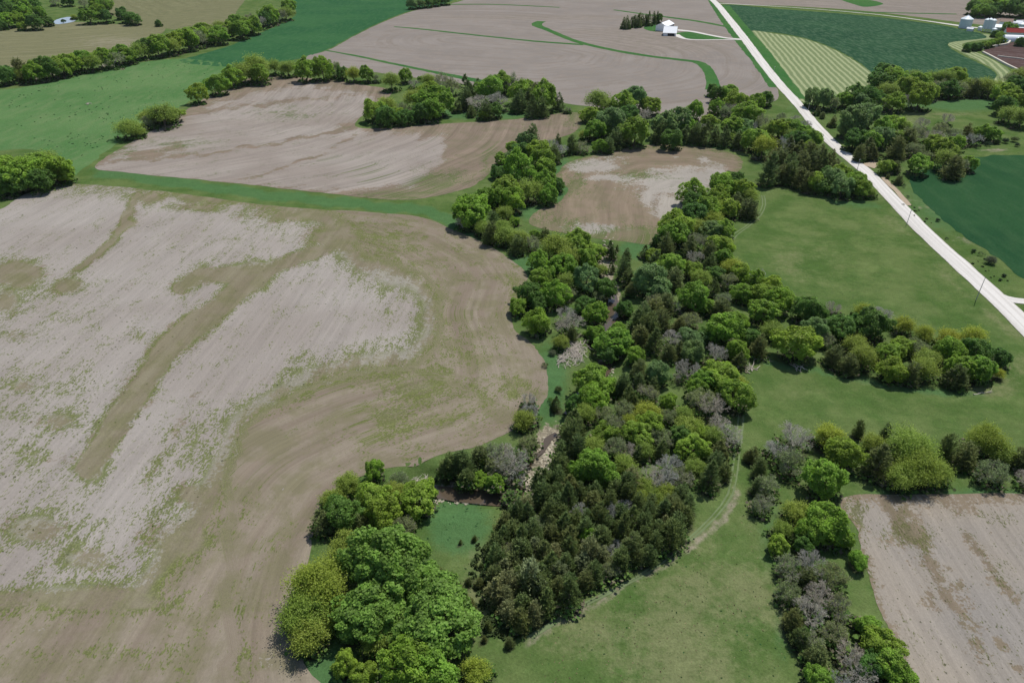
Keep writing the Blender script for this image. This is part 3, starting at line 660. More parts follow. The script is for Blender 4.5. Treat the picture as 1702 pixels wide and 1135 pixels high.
def bare(seed, leaves=0, thick=1.0, levels=5, leafsize=0.011):
    """leafless crown: branches forking down to fine twigs, optionally with a little new leaf"""
    rng = np.random.default_rng(seed); segs = []; tips = []
    def grow(p, d, L, r, lv):
        d = d/np.linalg.norm(d); q = p+d*L; segs.append((p, q, r, r*0.66))
        if lv == 0: tips.append(q); return
        k = 3 if lv > 1 else 4
        for j in range(k):
            nd = d+rng.normal(0, 0.42, 3)+np.array([0, 0, 0.10]); grow(q, nd, L*rng.uniform(0.62, 0.84), r*0.62, lv-1)
        if lv >= 2:
            nd = d+rng.normal(0, 0.7, 3); grow(p+(q-p)*0.6, nd, L*0.6, r*0.45, lv-2)
    grow(np.array([0, 0, -0.04]), np.array([rng.normal(0, .1), rng.normal(0, .1), 1.0]), 0.26, 0.022*thick, 1)
    base = segs[0][1]; segs = segs[:1]; tips = []
    for j in range(5):
        a = j*1.256+rng.uniform(-.4, .4)
        grow(base*rng.uniform(0.7, 1.0), np.array([math.cos(a)*rng.uniform(.45, .95), math.sin(a)*rng.uniform(.45, .95), 1.0]), 0.20, 0.013*thick, levels)
    A = np.array([s[0] for s in segs]); B = np.array([s[1] for s in segs]); ra = np.array([s[2] for s in segs]); rb = np.array([s[3] for s in segs])
    ra = np.maximum(ra, 0.0016); rb = np.maximum(rb, 0.0013)
    span = max(np.abs(np.array(tips))[:, :2].max()*0.92, 0.1); sc = 0.5/span; A *= [sc, sc, 1]; B *= [sc, sc, 1]
    D = unit(B-A); U = unit(np.cross(D, np.array([0.3, 0.2, 0.93]))); W_ = np.cross(D, U); n = len(A); ring = []
    for (Q, R) in ((A, ra), (B, rb)):
        for t in (0, 2.094, 4.189): ring.append(Q+(U*math.cos(t)+W_*math.sin(t))*R[:, None])
    V = np.stack(ring, 1).reshape(-1, 3); b0 = np.arange(n)[:, None]*6
    F = np.concatenate([b0+np.array([[j, (j+1) % 3, 3+(j+1) % 3, 3+j]]) for j in range(3)])
    shade = np.repeat(np.clip(0.5+rng.normal(0, .25, n), 0, 1), 6)
    me = np_mesh('bare_crown', V, F); attr(me, 'shade', shade)
    lm = None
    if leaves:
        T = np.array(tips)*[sc, sc, 1]; pk = rng.integers(0, len(T), leaves)
        P = T[pk]+rng.normal(0, 0.022, (leaves, 3)); s = leafsize*rng.uniform(.6, 1.4, leaves)
        v, f = quads(P, unit(rng.normal(0, 1, (leaves, 3))+[0, 0, .6]), rng.normal(0, 1, (leaves, 3)), s, s)
        lm = finish_crown('leaf_crown', v, f, np.clip(0.5+rng.normal(0, .25, leaves), 0, 1))
    return me, lm

rngT = np.random.default_rng(5)
TRUNKS = [trunk_mesh(rngT, 'trunk') for _ in range(3)]
CED_TRUNK = trunk_mesh(rngT, 'trunk', h=1.0, r=0.02, limbs=5, spread=0.18)
BROAD = [broadleaf(11), broadleaf(12, lobes=30, lr=(0.08, 0.19)), broadleaf(13, lobes=54, lr=(0.055, 0.14), rz=0.5), broadleaf(14, lobes=26, lr=(0.08, 0.2), rz=0.42, zc=0.48), broadleaf(15, lobes=36, lr=(0.06,0.2), rz=.48), broadleaf(16, lobes=60, lr=(0.05,.12)), broadleaf(17, lobes=44, lr=(.06,.17), rz=.5, zc=.5)]
BIG = [broadleaf(21, 15000, 60, 0.40, 0.46, 0.0135, (0.075, 0.125)), broadleaf(22, 15000, 54, 0.42, 0.48, 0.0135, (0.08, 0.13))]
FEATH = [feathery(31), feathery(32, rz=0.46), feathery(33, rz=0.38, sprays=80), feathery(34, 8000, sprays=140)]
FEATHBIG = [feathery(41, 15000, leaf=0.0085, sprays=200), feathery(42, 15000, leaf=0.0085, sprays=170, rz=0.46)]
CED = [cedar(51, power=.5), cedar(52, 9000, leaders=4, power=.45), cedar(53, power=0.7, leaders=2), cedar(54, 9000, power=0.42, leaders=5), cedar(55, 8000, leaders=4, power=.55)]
BARE = [bare(61), bare(62), bare(63)]
HALF = [bare(71, 2600), bare(72, 3400), bare(73, 1800)]
DEAD = bare(81, 0, 1.9, 3)
for L_ in (TRUNKS, [CED_TRUNK]):
    for m_ in L_: m_.materials.append(M_bark)
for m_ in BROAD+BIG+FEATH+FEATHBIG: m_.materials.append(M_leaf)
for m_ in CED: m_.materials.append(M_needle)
for a_, b_ in BARE+HALF+[DEAD]:
    a_.materials.append(M_twig)
    if b_: b_.materials.append(M_leaf)

# kind: (object name, category, looks, colour, height per width, prototypes, crown centre height per width)
KIND = {
 'G': ('broadleaf_tree', 'tree', 'bright green tree', (0.220,0.363,0.045), 0.95, BROAD),
 'D': ('broadleaf_tree', 'tree', 'deep green tree', (0.122,0.237,0.045), 0.95, BROAD),
 'L': ('broadleaf_tree', 'tree', 'yellow-green tree', (0.249,0.369,0.048), 0.92, BROAD),
 'P': ('broadleaf_tree', 'tree', 'pale cool green tree', (0.191,0.297,0.100), 1.0, BROAD),
 'Q': ('broadleaf_tree', 'tree', 'very broad green tree', (0.191,0.336,0.062), 0.85, BIG),
 'O': ('budding_tree', 'tree', 'olive feathery tree', (0.238,0.314,0.055), 0.90, FEATH),
 'Y': ('budding_tree', 'tree', 'golden budding tree', (0.302,0.352,0.045), 0.88, FEATH),
 'F': ('budding_tree', 'tree', 'wide feathery tree', (0.233,0.311,0.047), 0.85, FEATHBIG),
 'S': ('budding_tree', 'tree', 'half-bare tree', (0.246,0.305,0.118), 0.95, HALF),
 'B': ('bare_tree', 'tree', 'leafless grey tree', (0.430,0.410,0.350), 0.95, BARE),
 'C': ('cedar_tree', 'cedar', 'dark green cedar', (0.157,0.215,0.066), 0.92, CED),
 'K': ('cedar_tree', 'cedar', 'brownish cedar', (0.178,0.212,0.068), 0.82, CED),
 'M': ('cedar_tree', 'cedar', 'grey-olive cedar', (0.245,0.275,0.120), 0.80, CED),
}
ORD = ['first','second','third','fourth','fifth','sixth','seventh','eighth','ninth','tenth','eleventh','twelfth','thirteenth','fourteenth','fifteenth','sixteenth','seventeenth','eighteenth','nineteenth','twentieth',
       'twenty-first','twenty-second','twenty-third','twenty-fourth','twenty-fifth','twenty-sixth','twenty-seventh','twenty-eighth','twenty-ninth','thirtieth']
TR = random.Random(77)
TREE_BASES = []
def WS(w): return 1.13 if w > 14 else 1.04
def base_for(cx, cy, w, hk):
    x, y = flat_pt(cx, cy)
    for _ in range(6):
        wm = w*WS(w)*mpp(x, y, 6); H = wm*hk; x, y = unproj(cx, cy, H*0.52)
    return x, y, wm
def tree(kind, cx, cy, w, label=None, group=None, hs=1.0):
    name, cat, look, colr, hk, protos = KIND[kind]
    x, y, wm = base_for(cx, cy, w, hk*hs)
    z = H1(x, y); j = TR.uniform(0.92, 1.10)
    root = empty(name, (x, y, z-0.02*wm), TR.uniform(0, 6.283)); root.scale = (wm*TR.uniform(.86, 1.12), wm*TR.uniform(.86, 1.12), wm*hk*hs*TR.uniform(.84, 1.04)); root.rotation_euler[0] = TR.uniform(-.06, .06); root.rotation_euler[1] = TR.uniform(-.06, .06)
    pr = protos[TR.randrange(len(protos))]
    hue = TR.uniform(-0.07, 0.07); c = (colr[0]*j*(1+hue), colr[1]*j, colr[2]*j*(1-hue), 1)
    if kind in 'BS':
        a = new_obj('branches' if kind == 'S' else 'crown', pr[0], root); a.color = (0.30*j, 0.28*j, 0.24*j, 1) if kind == 'S' else c
        if pr[1]:
            b = new_obj('crown', pr[1], root); b.color = c
    else:
        a = new_obj('crown', pr, root); a.color = c
        new_obj('trunk', CED_TRUNK if kind in 'CKM' else TRUNKS[TR.randrange(3)], root)
    TREE_BASES.append((x, y, wm))
    if label: tagd(root, label, cat, group)
    return root
def grove(place, anchor, group, items, axis=None):
    """items 'K cx cy w [hs]'; each tree is told apart by its look and its count from the anchor"""
    L = []
    for s in items.replace('\n', ';').split(';'):
        f = s.split()
        if not f: continue
        L.append((f[0], float(f[1]), float(f[2]), float(f[3]), float(f[4]) if len(f) > 4 else 1.0))
    (name, (ax, ay)) = anchor
    by = {}
    for t in L: by.setdefault(t[0], []).append(t)
    for kd, ts in by.items():
        ts.sort(key=lambda t: math.hypot(t[1]-ax, (t[2]-ay)*1.3))
        look = KIND[kd][2]
        for i, t in enumerate(ts):
            lab = f'the {look} {place}' if len(ts) == 1 else f'{ORD[i % 30]} {look} from {name}, {place}'
            tree(kd, t[1], t[2], t[3], lab, group, t[4])
def along(line, kinds, w0, w1, jit=4, seed=1):
    r = random.Random(seed); n = len(kinds); seg = [math.dist(a, b) for a, b in zip(line[:-1], line[1:])]; T = sum(seg); out = []
    for i, kd in enumerate(kinds):
        s = T*(i+0.5)/n; j = 0
        while j < len(seg)-1 and s > seg[j]: s -= seg[j]; j += 1
        a, b = line[j], line[j+1]; t = s/seg[j]; w = w0+(w1-w0)*i/n
        out.append(f'{kd} {a[0]+(b[0]-a[0])*t+r.uniform(-jit,jit):.0f} {a[1]+(b[1]-a[1])*t+r.uniform(-jit*.5,jit*.5):.0f} {w*r.uniform(.85,1.15):.0f}')
    return ';'.join(out)
# ------------------------------------------------------------------ the trees, grove by grove
grove('in the long pasture hedge', ('the brush piles', (20,130)), 'trees of the long hedge beyond the speckled pasture',
      along([(0,122),(60,117),(130,101),(200,90),(270,72),(330,60)], 'DOKGDOGLGOGSGLODGOLGS', 34, 32, 4, 3)+';'+along([(330,60),(380,48),(430,34),(468,20),(478,4)], 'GOGSLGOGBDGSOG', 32, 24, 6, 4)
      +';'+along([(300,56),(345,46),(400,34),(450,14)], 'GLOGSB', 26, 22, 4, 6))
grove('in the pasture corner clump', ('the field corner', (130,290)), 'trees of the clump at the pasture corner', 'O 72 264 52 .8;G 38 286 68 .8;G 88 280 60 .8;G 6 280 58 .8;L 56 270 56 .8;D 66 298 50 .75;D 14 304 50 .75;L 104 290 36 .8')
grove('in the twin pasture clumps', ('the fields corner', (160,280)), 'trees between the pasture and the streaked field', 'O 212 211 50 .75;O 268 186 60 .8;S 245 198 36 .75;O 250 190 42 .75;L 282 190 36 .75;O 226 216 34 .7')
grove('on the speckled pasture edge', ('the tree row', (410,120)), 'small trees at the pasture edge', 'L 328 155 32;G 360 139 34;L 385 128 32')
grove('in the open tree row', ('the pasture', (400,120)), 'trees of the open row',
      'O 404 116 44;O 424 108 48;L 430 122 34;O 455 110 28;O 478 111 32;L 507 113 36 1.15;G 536 110 32 1.3;S 555 112 26 1.2;D 568 118 20 1.4;Y 586 121 26 1.2;G 610 121 24 1.2;S 625 129 16;O 650 130 36 1.1;G 673 124 22 1.2;B 686 137 20;G 698 131 10;O 712 132 26;S 737 134 32;S 752 143 30')
grove('in the streaked field grove', ('the grove tip', (595,200)), 'trees of the grove within the streaked field',
      'L 622 181 40;O 642 174 42;S 668 178 34;O 690 160 44;G 721 164 52;D 704 184 34;D 640 192 34;L 655 188 30;G 716 182 36;L 712 154 36;D 672 193 28;S 688 182 28')
grove('in the mixed clump', ('the grass strip', (735,150)), 'trees of the mixed clump',
      'C 774 150 30;C 760 178 18;C 794 148 26;C 775 168 28;G 815 148 42;G 835 136 36;S 852 136 34 1.1;B 795 168 36;B 828 165 36;C 806 184 28;D 822 182 26;G 868 152 38;C 880 165 32;C 862 172 28;G 903 160 46;K 893 150 24;C 884 182 26;C 928 173 22;L 806 190 18;K 912 150 20;S 943 182 14;G 876 142 28;C 900 180 28;C 783 186 16')
grove('in the kidney field belt', ('the contour field', (960,170)), 'trees of the belt above the kidney field',
      'O 993 162 44;O 1010 172 34;P 1016 196 44 1.1;P 1053 162 34 1.1;L 1038 174 36;L 1082 173 34;L 981 187 30;D 1045 187 32;B 1072 190 30;P 1104 202 44 1.1;P 1126 200 46;G 1156 184 30 1.2;L 1179 200 24;G 1145 213 30;B 1166 210 26;G 988 215 34;G 997 242 22;S 969 241 26;C 953 243 24;C 1022 232 30;C 1036 228 28;L 1055 217 48;S 1041 207 26;D 1117 229 34;C 1100 222 30;C 1140 225 26;C 1156 226 26;C 1173 227 28;C 1189 227 26;C 1205 229 28;L 1218 230 20;C 1228 234 26;O 973 222 22;G 1008 214 26;C 1010 243 22')
grove('in the upper roadside wood', ('the strip end', (1182,140)), 'trees of the wood left of the gravel road',
      'D 1184 148 18 1.2;D 1195 156 26;G 1212 153 32;L 1222 164 38;S 1208 183 30;B 1212 176 24;L 1244 186 42;G 1258 168 28;D 1273 162 22 1.2;G 1228 188 28;L 1217 208 36;P 1235 211 28;B 1252 208 24;S 1270 202 30;S 1299 192 22;B 1322 195 20;L 1296 211 40;O 1278 216 30;G 1314 213 34;G 1340 220 24;B 1340 205 20;L 1256 230 40;Y 1270 240 46;B 1306 238 32;L 1350 230 28;L 1344 246 28;D 1324 230 34;O 1312 222 30;G 1190 178 24;D 1239 224 26')
grove('in the roadside cedar stand', ('the kidney field', (1235,290)), 'cedars and trees of the stand beside the road',
      'K 1309 253 34;K 1328 259 34;K 1346 258 30;K 1364 259 30;K 1380 267 26;K 1297 268 32;C 1315 280 32;K 1332 276 34;K 1350 271 34;C 1366 273 28;K 1390 277 24;K 1302 292 30;C 1316 292 30;K 1329 298 32;K 1344 306 30;C 1278 286 38 1.1;K 1288 264 32;K 1292 250 28;L 1357 303 32;P 1387 298 36;L 1395 289 32;D 1410 289 28;G 1424 298 28;P 1401 309 36;G 1419 304 36;L 1433 312 32;O 1449 319 20;D 1376 288 26;D 1370 308 28')
grove('in the upper creek grove', ('the streaked field', (820,240)), 'trees of the creek grove beside the kidney field',
      'C 886 226 26;P 874 234 30;G 853 244 22;D 868 246 30;L 896 248 36;B 917 239 24;C 928 238 15 1.3;B 934 248 20;C 922 260 24;G 834 262 24;P 852 263 24;L 901 264 42;G 860 279 50;D 829 283 26;C 889 286 20 1.2;L 907 280 34;O 879 315 44;G 905 304 36;G 912 322 34;D 926 306 24;L 843 309 48;G 850 330 42;L 828 327 38;G 784 346 56;D 770 336 28;G 806 326 32;O 839 350 36;C 818 368 30;B 770 368 28;O 804 376 34;O 836 376 40;G 855 366 18;D 786 362 36')
grove('in the field-edge thicket', ('the field corner', (760,380)), 'trees of the thicket along the big tilled field',
      'C 816 388 34;O 840 388 40;O 862 392 40;C 861 408 30;S 882 402 32;G 889 388 16;C 906 390 20;O 925 407 58;L 960 402 46;L 984 414 40;O 943 428 48;G 896 436 36;G 936 438 42;L 976 430 40;L 899 461 38;O 944 464 38;G 922 486 48;D 880 484 46;G 862 506 32;D 894 502 34;G 893 532 46;S 944 484 30;P 976 462 42;D 1005 470 42;S 996 484 28;G 912 450 30;O 1000 440 26')
grove('in the creek pool wood', ('the creek pool', (1022,505)), 'trees beside the creek pool',
      'C 1015 411 26;C 1016 438 16;C 1037 443 30;C 1041 423 18;C 1026 412 10;D 970 504 34;G 992 517 38;B 940 522 36;B 948 538 40;O 932 566 30;G 992 546 36;G 1022 556 54;D 1038 504 30;C 1046 458 26;P 1080 462 50;K 1121 464 38;P 1098 484 38;S 1088 500 38;D 1012 577 34;G 1028 540 30;K 1048 482 22;C 950 557 22')
grove('in the grove below the kidney field', ('the kidney field', (1080,405)), 'trees of the grove right of the kidney field',
      'G 1200 306 42;D 1220 302 36;L 1232 312 40;L 1153 318 44;D 1151 333 40;O 1246 322 34;L 1197 328 42;K 1244 348 34;K 1226 338 26;L 1177 344 42;D 1155 352 38;L 1212 343 40;Y 1187 360 38;L 1124 372 54;G 1120 388 42;D 1096 397 24;O 1160 374 36;P 1181 378 34;L 1204 381 32;S 1151 393 32;L 1195 406 38;S 1172 403 34;K 1146 411 32;K 1107 411 34;L 1085 421 26;B 1156 424 30;C 1088 436 30;C 1071 419 20;L 1115 439 44;K 1181 421 30;G 1204 425 34;Y 1219 440 42;L 1230 450 34;C 1180 438 26;L 1151 447 32;O 1167 460 38;S 1212 463 34;B 1256 452 30;D 1190 452 28')
grove('in the wood above the middle pasture', ('the pasture', (1300,640)), 'trees of the wood above the middle pasture',
      'G 1256 466 32;L 1283 472 36;C 1068 526 42;K 1088 517 40;K 1107 507 36;C 1078 546 42;K 1061 560 36;K 1099 536 36;C 1088 570 38;G 1155 492 50;G 1174 508 30;C 1187 480 22 1.3;S 1203 499 36;K 1197 516 34;B 1123 509 26;S 1146 530 36;B 1115 560 36;P 1150 559 36;P 1152 583 44;G 1207 543 60;G 1226 530 38;B 1190 584 42;G 1225 582 36;K 1230 600 30;G 1058 590 32;K 1130 540 30;K 1110 590 30;G 1234 484 36;D 1178 556 34;K 1128 583 28')
grove('in the cattle track wood', ('the cattle track', (1230,690)), 'trees of the wood at the cattle track',
      'P 1093 617 40;B 1146 609 50;L 1198 620 54;Y 1222 634 46;G 1176 634 44;G 1160 646 36;K 1062 620 34;C 1037 643 32;G 1112 668 30;S 1111 689 34;S 1165 662 50;B 1182 675 46;B 1197 700 44;B 1213 721 46;L 1222 656 52;O 1137 687 34;O 1144 706 50;L 1161 717 36;D 1133 721 38;L 1154 742 46;O 1186 725 40;K 1196 751 38;C 1192 770 36;C 1180 793 46;C 1203 785 30;S 1078 650 34;C 1086 640 26')
grove('in the gravel bar wood', ('the gravel bar', (905,745)), 'trees of the mixed wood east of the gravel bar',
      'L 985 618 62;G 1000 637 48;G 984 656 50;D 956 664 36;O 972 686 42;C 951 700 48;C 1034 645 34;C 1046 662 34;C 1062 633 28;S 1038 677 40;S 1008 686 36;S 1017 704 42;Y 1076 680 46;L 1080 704 46;L 1062 720 46;Y 1049 697 34;S 1097 725 42;C 953 727 48;C 960 748 40;C 931 748 36;C 932 771 36;O 985 738 44;L 1006 717 38;G 992 774 62;G 966 782 38;G 1009 792 38;O 1038 772 46;S 1024 740 42;B 1046 750 34;O 1070 746 38;B 1085 790 40;B 1114 774 48;B 1104 794 46;S 1134 789 38;O 1155 774 38;C 1061 758 26;C 1020 722 24;C 1100 750 28;D 1060 800 24')
grove('in the hedge reaching the road', ('the main wood', (1240,500)), 'trees of the long hedge between the right pastures',
      'L 1272 490 40;G 1292 500 44;L 1306 490 32;D 1343 512 46;L 1270 514 46;B 1386 509 34;Y 1437 514 40;B 1468 522 34;D 1398 541 46;D 1452 538 52;Y 1505 538 40;Y 1538 552 38;L 1327 568 62;P 1356 546 38;O 1287 544 44;S 1375 560 36;O 1424 569 44;O 1434 591 48;L 1476 586 40;L 1484 611 46;L 1498 573 38;S 1524 573 40;O 1543 592 44;O 1537 612 44;Y 1580 560 46;Y 1619 561 46;G 1582 582 48;D 1622 582 52;G 1596 608 50;G 1631 612 46;D 1662 592 38;S 1648 594 30;K 1592 628 40;K 1388 592 40;K 1409 606 38;K 1514 622 38;Y 1662 620 22;D 1250 560 38;K 1262 578 36;D 1360 520 34;D 1420 535 30')
grove('in the hedge above the pale field', ('the pale field', (1400,825)), 'trees of the lower hedge above the pale field',
      'B 1322 720 66;B 1291 742 50;S 1314 764 56;Y 1380 720 60;L 1404 754 56;G 1373 796 64;S 1278 803 46;S 1266 836 38;K 1251 758 28;C 1429 714 26 1.2;C 1474 718 22 1.5;O 1452 734 44;F 1512 738 84;K 1458 772 54;F 1530 772 76;O 1500 790 56;O 1560 784 48;C 1577 748 36 1.1;K 1606 758 46;F 1640 728 72;O 1664 748 50;S 1654 778 56;K 1699 764 40;B 1706 796 32;O 1736 745 60;K 1480 758 40;C 1258 808 30;C 1262 780 30')
grove('in the hedgerow beside the pale field', ('the pale field', (1400,825)), 'trees of the near hedgerow beside the pale field',
      'O 1324 849 48;G 1372 866 66;G 1396 888 44;O 1299 877 40;L 1352 884 48;L 1294 905 34;B 1351 938 56;S 1313 940 46;G 1428 930 32;S 1384 958 54;S 1313 982 48;B 1364 986 58;B 1351 1020 58;K 1320 1034 40;S 1398 1008 48;S 1390 1046 48;S 1350 1062 46;G 1444 1040 42;L 1468 1068 58;L 1482 1104 58;B 1412 1084 50;B 1432 1112 56;K 1354 1088 46;G 1362 1124 46;G 1504 1134 50;B 1398 1130 48;D 1450 1104 46;C 1330 1060 36;D 1336 905 34;K 1340 960 34')
grove('in the grove at the creek mouth', ('the creek', (720,815)), 'trees of the near left grove',
      'K 536 866 48;D 572 848 62;G 621 782 32 1.3;O 578 800 46;L 626 824 58;S 662 793 44;L 696 824 58;L 640 852 58;S 668 872 44;O 552 826 44;K 600 872 36;O 656 812 40')
grove('in the huge-crowned clump', ('the tilled field', (480,1040)), 'trees of the huge-crowned clump',
      'F 530 962 104;F 506 1010 86;O 512 1054 66;O 550 1012 62;O 574 902 60;Q 640 930 132;Q 618 1000 112;Q 728 1022 124;O 628 1058 60;G 676 1098 92;G 716 1120 88;Y 793 1112 58;L 572 1102 44;L 606 1120 44;K 736 965 38;K 758 984 34;K 772 1002 32;Q 700 962 84;D 585 1050 40;Q 652 1034 70')
grove('in the creek bend thicket', ('the brown water', (740,815)), 'trees of the thicket on the creek bend',
      'C 746 768 40;C 771 771 42;K 796 757 36;C 774 788 36;G 822 792 36;G 797 788 30;S 826 754 44;B 847 757 60;B 860 779 44;S 824 770 40;B 838 770 44;S 850 815 36;S 880 728 34;S 872 744 34;B 877 663 30 1.2;O 870 695 40;B 882 684 36;C 925 664 22;B 838 745 36;L 806 762 22')
# the cedar wood on the near side
CW = [(905,800),(985,815),(1060,800),(1130,815),(1150,838),(1142,864),(1118,893),(1090,918),(1044,938),(984,957),(954,990),(924,999),(895,1020),(868,1044),(842,1006),(826,985),(815,945),(806,915),(846,862),(872,835)]
r_ = random.Random(41); pts = []; tries = 0
while tries < 9000 and len(pts) < 145:
    tries += 1; x, y = r_.uniform(800, 1160), r_.uniform(795, 1060)
    if not inside(np.array([x]), np.array([y]), CW)[0]: continue
    if all(math.hypot(x-a, (y-b)*1.15) > 17.5+6*((y-800)/260) for a, b in pts): pts.append((x, y))
def zone(x, y):
    if y < 850: return 0
    if x < 900: return 1 if y < 940 else 2
    return 3 if x < 1000 else 4
ZN = ['at the cedar wood back', 'on the cedar wood creek flank', 'at the cedar wood tip', 'in the cedar wood middle', 'on the cedar wood track side']
ZA = [('the gravel bar', (890,790)), ('the creek', (840,830)), ('the dirt track', (900,1050)), ('the gravel bar', (890,790)), ('the dirt track', (1180,870))]
zl = [[] for _ in range(5)]
for x, y in pts:
    kd = r_.choice('CCCKCMKCCSC' if zone(x, y) != 2 else 'CMKMC')
    if 930 < x < 1060 and 820 < y < 860 and r_.random() < .45: kd = 'B'
    if 1000 < x < 1050 and 870 < y < 930 and r_.random() < .5: kd = 'B'
    if 1060 < x < 1110 and y < 850 and r_.random() < .5: kd = 'O'
    zl[zone(x, y)].append(f'{kd} {x:.0f} {y:.0f} {(34+10*((y-800)/260))*r_.uniform(.85,1.2):.0f} {r_.uniform(.95,1.2):.2f}')
zl[3].append('G 982 893 30 1.1'); zl[2].append('M 880 965 66 1.1'); zl[1].append('C 824 903 32 1.1')
zl[0] += ['C 900 800 40 1.2', 'C 925 800 40 1.2', 'C 903 822 40 1.1']
for q in range(5): grove(ZN[q], ZA[q], 'trees of the near cedar wood', ';'.join(zl[q]))
grove('on the dry slope', ('the creek', (820,830)), 'small cedars on the dry slope', 'C 788 895 11;C 766 900 9;K 810 925 14;C 800 940 10;K 797 968 18;K 812 985 16;C 800 1000 12;C 790 1022 14;K 826 1020 14;C 812 1040 16;K 848 1068 20;K 805 1062 12;C 792 940 8;K 780 965 16;K 768 990 14')

grove('in the band below the mown hay', ('the road', (1335,170)), 'trees of the band below the mown hay',
      'P 1354 160 30;P 1372 164 32;S 1384 168 30;G 1402 164 28;D 1419 160 32;D 1446 161 34;D 1440 173 24;B 1468 168 24;K 1359 186 14;K 1367 192 12;K 1385 203 17;P 1430 168 26')
grove('in the wood below the alfalfa', ('the mown hay', (1445,125)), 'trees of the broad wood below the alfalfa',
      'D 1472 118 36;D 1459 131 28;D 1468 136 34;L 1489 126 34;O 1478 149 34;G 1489 166 36;L 1506 142 34;O 1520 125 32;L 1532 133 34;L 1531 158 46;B 1516 166 30;L 1544 149 34;O 1553 127 34;O 1570 129 34;L 1586 127 32;S 1566 143 30;D 1580 147 30;S 1596 143 34;O 1612 138 32;K 1618 148 28;O 1634 142 34;S 1645 138 28;O 1658 146 34')
grove('in the wood below the feedlot', ('the feedlot', (1690,115)), 'trees of the wood below the feedlot',
      'S 1680 128 32;O 1697 121 34;D 1689 143 34;L 1673 157 38;L 1689 166 42;O 1684 184 40;O 1700 194 36;D 1672 176 30;D 1702 148 30;O 1712 172 36')
grove('in the grove across the road', ('the road', (1390,230)), 'trees of the grove right of the road',
      'P 1421 200 48;P 1409 214 26;P 1438 193 40;D 1421 229 38;D 1434 232 34;G 1446 232 34;G 1468 211 34;L 1483 206 32;K 1442 249 32;K 1431 257 24;P 1472 226 34;L 1493 228 34;O 1502 208 30;K 1511 233 34;K 1489 250 32;S 1523 244 32;S 1521 219 36;B 1536 202 28;B 1553 222 38;B 1574 195 26;S 1563 215 34;S 1585 219 34;B 1596 228 30;K 1607 222 26;B 1619 228 26;G 1636 220 26;G 1649 222 26;L 1568 246 34;G 1591 236 30;L 1553 238 34;O 1584 248 28;O 1574 262 42;S 1592 270 34;G 1608 270 28;K 1584 281 36;G 1530 270 38;L 1474 276 24;K 1489 280 18;K 1495 299 16;K 1476 294 8;S 1542 258 24;K 1455 260 16')
grove('in the wood around the pond', ('the pond', (110,34)), 'trees of the wood around the pond',
      'D 5 6 30;D 18 14 30;G 28 8 34;G 38 20 28;G 10 30 28;G 28 31 24;D 54 35 26;D 4 43 14;G 34 42 16;G 67 20 18;D 54 8 30;D 78 35 16;D 105 35 7;O 122 27 12;G 147 25 26;G 172 8 28;D 173 25 24;L 158 6 20;S 138 4 18;D 112 1 18;S 90 0 18;D 201 21 20;D 219 28 24;D 209 28 18;D 263 38 12;G 160 16 20;D 0 18 28;L 44 26 18')
grove('in the wheat field end clump', ('the wheat field', (680,8)), 'trees at the wheat field end', 'P 685 6 16;P 697 5 16;D 712 4 16;D 724 2 16;D 738 0 16')
grove('in the barn windbreak', ('the barns', (1100,45)), 'windbreak cedars behind the barns', ';'.join(f'C {1037+i*6.2:.0f} {40-i*0.9:.1f} 12 {1.3+0.25*(i%3==1)}' for i in range(10))+';D 1096 31 13 1.3')
grove('in the farmstead copse', ('the far field', (1605,12)), 'trees of the copse behind the farmstead', 'D 1620 12 22;G 1630 15 24;G 1642 9 24;D 1654 14 24;G 1667 13 24;D 1681 15 24;D 1696 16 24;G 1634 4 20;D 1650 2 20;G 1664 3 20;D 1690 4 22;D 1648 19 18;D 1712 14 24;G 1674 6 20;L 1624 19 14')
grove('in the screen around the feedlot', ('the alfalfa', (1600,80)), 'trees of the feedlot screen', 'D 1609 79 13 1.1;D 1618 77 14 1.1;D 1628 76 14 1.1;L 1638 73 14 1.1;G 1648 71 14 1.1;L 1656 69 14;G 1665 66 13;L 1664 58 14;D 1654 55 13 1.1;G 1676 43 16;G 1686 48 14;D 1697 68 16;D 1686 37 10')
# roadside shrubs
def shrub(cx, cy, w, colr, label, group):
    x, y = flat_pt(cx, cy); wm = w*mpp(x, y)
    o = new_obj('shrub', (FEATH+HALF_L)[TR.randrange(len(FEATH+HALF_L))]); o.location = (x, y, H1(x, y)-0.12*wm); o.scale = (wm, wm, wm*0.8); o.rotation_euler[2] = TR.uniform(0, 6)
    j = TR.uniform(.85, 1.15); o.color = (colr[0]*j, colr[1]*j, colr[2]*j, 1); tagd(o, label, 'shrub', group)
HALF_L = [h[1] for h in HALF]
SH = [(1645,438,22,'grey-green'),(1630,425,12,'dark'),(1618,419,9,'dark'),(1558,368,9,'dark'),(1508,329,8,'dark'),(1573,398,7,'dark'),(1668,460,9,'dark'),(1662,466,6,'dark'),(1609,242,10,'dark'),(1622,245,9,'dark'),(1641,243,14,'dark'),(1657,240,12,'olive'),(1670,238,14,'dark'),(1685,236,16,'olive'),(1604,236,8,'dark'),(1690,244,10,'dark'),
      (852,190,14,'yellow-green'),(838,188,10,'dark'),(872,186,12,'olive'),(742,795,14,'olive'),(758,802,12,'grey-green'),(722,790,12,'dark'),(700,798,10,'grey-green'),(735,806,10,'grey-green'),(928,650,16,'olive'),(915,666,12,'yellow-green'),(906,610,14,'olive'),(918,590,16,'grey-green'),(1290,600,12,'olive'),(1230,607,14,'grey-green'),(960,620,18,'grey-green'),(1462,262,12,'olive'),(1450,268,8,'dark'),(1520,300,8,'dark'),(1502,312,9,'dark')]
SC_ = {'dark': (0.03,0.065,0.025), 'olive': (0.09,0.13,0.035), 'grey-green': (0.12,0.15,0.08), 'yellow-green': (0.10,0.19,0.03)}
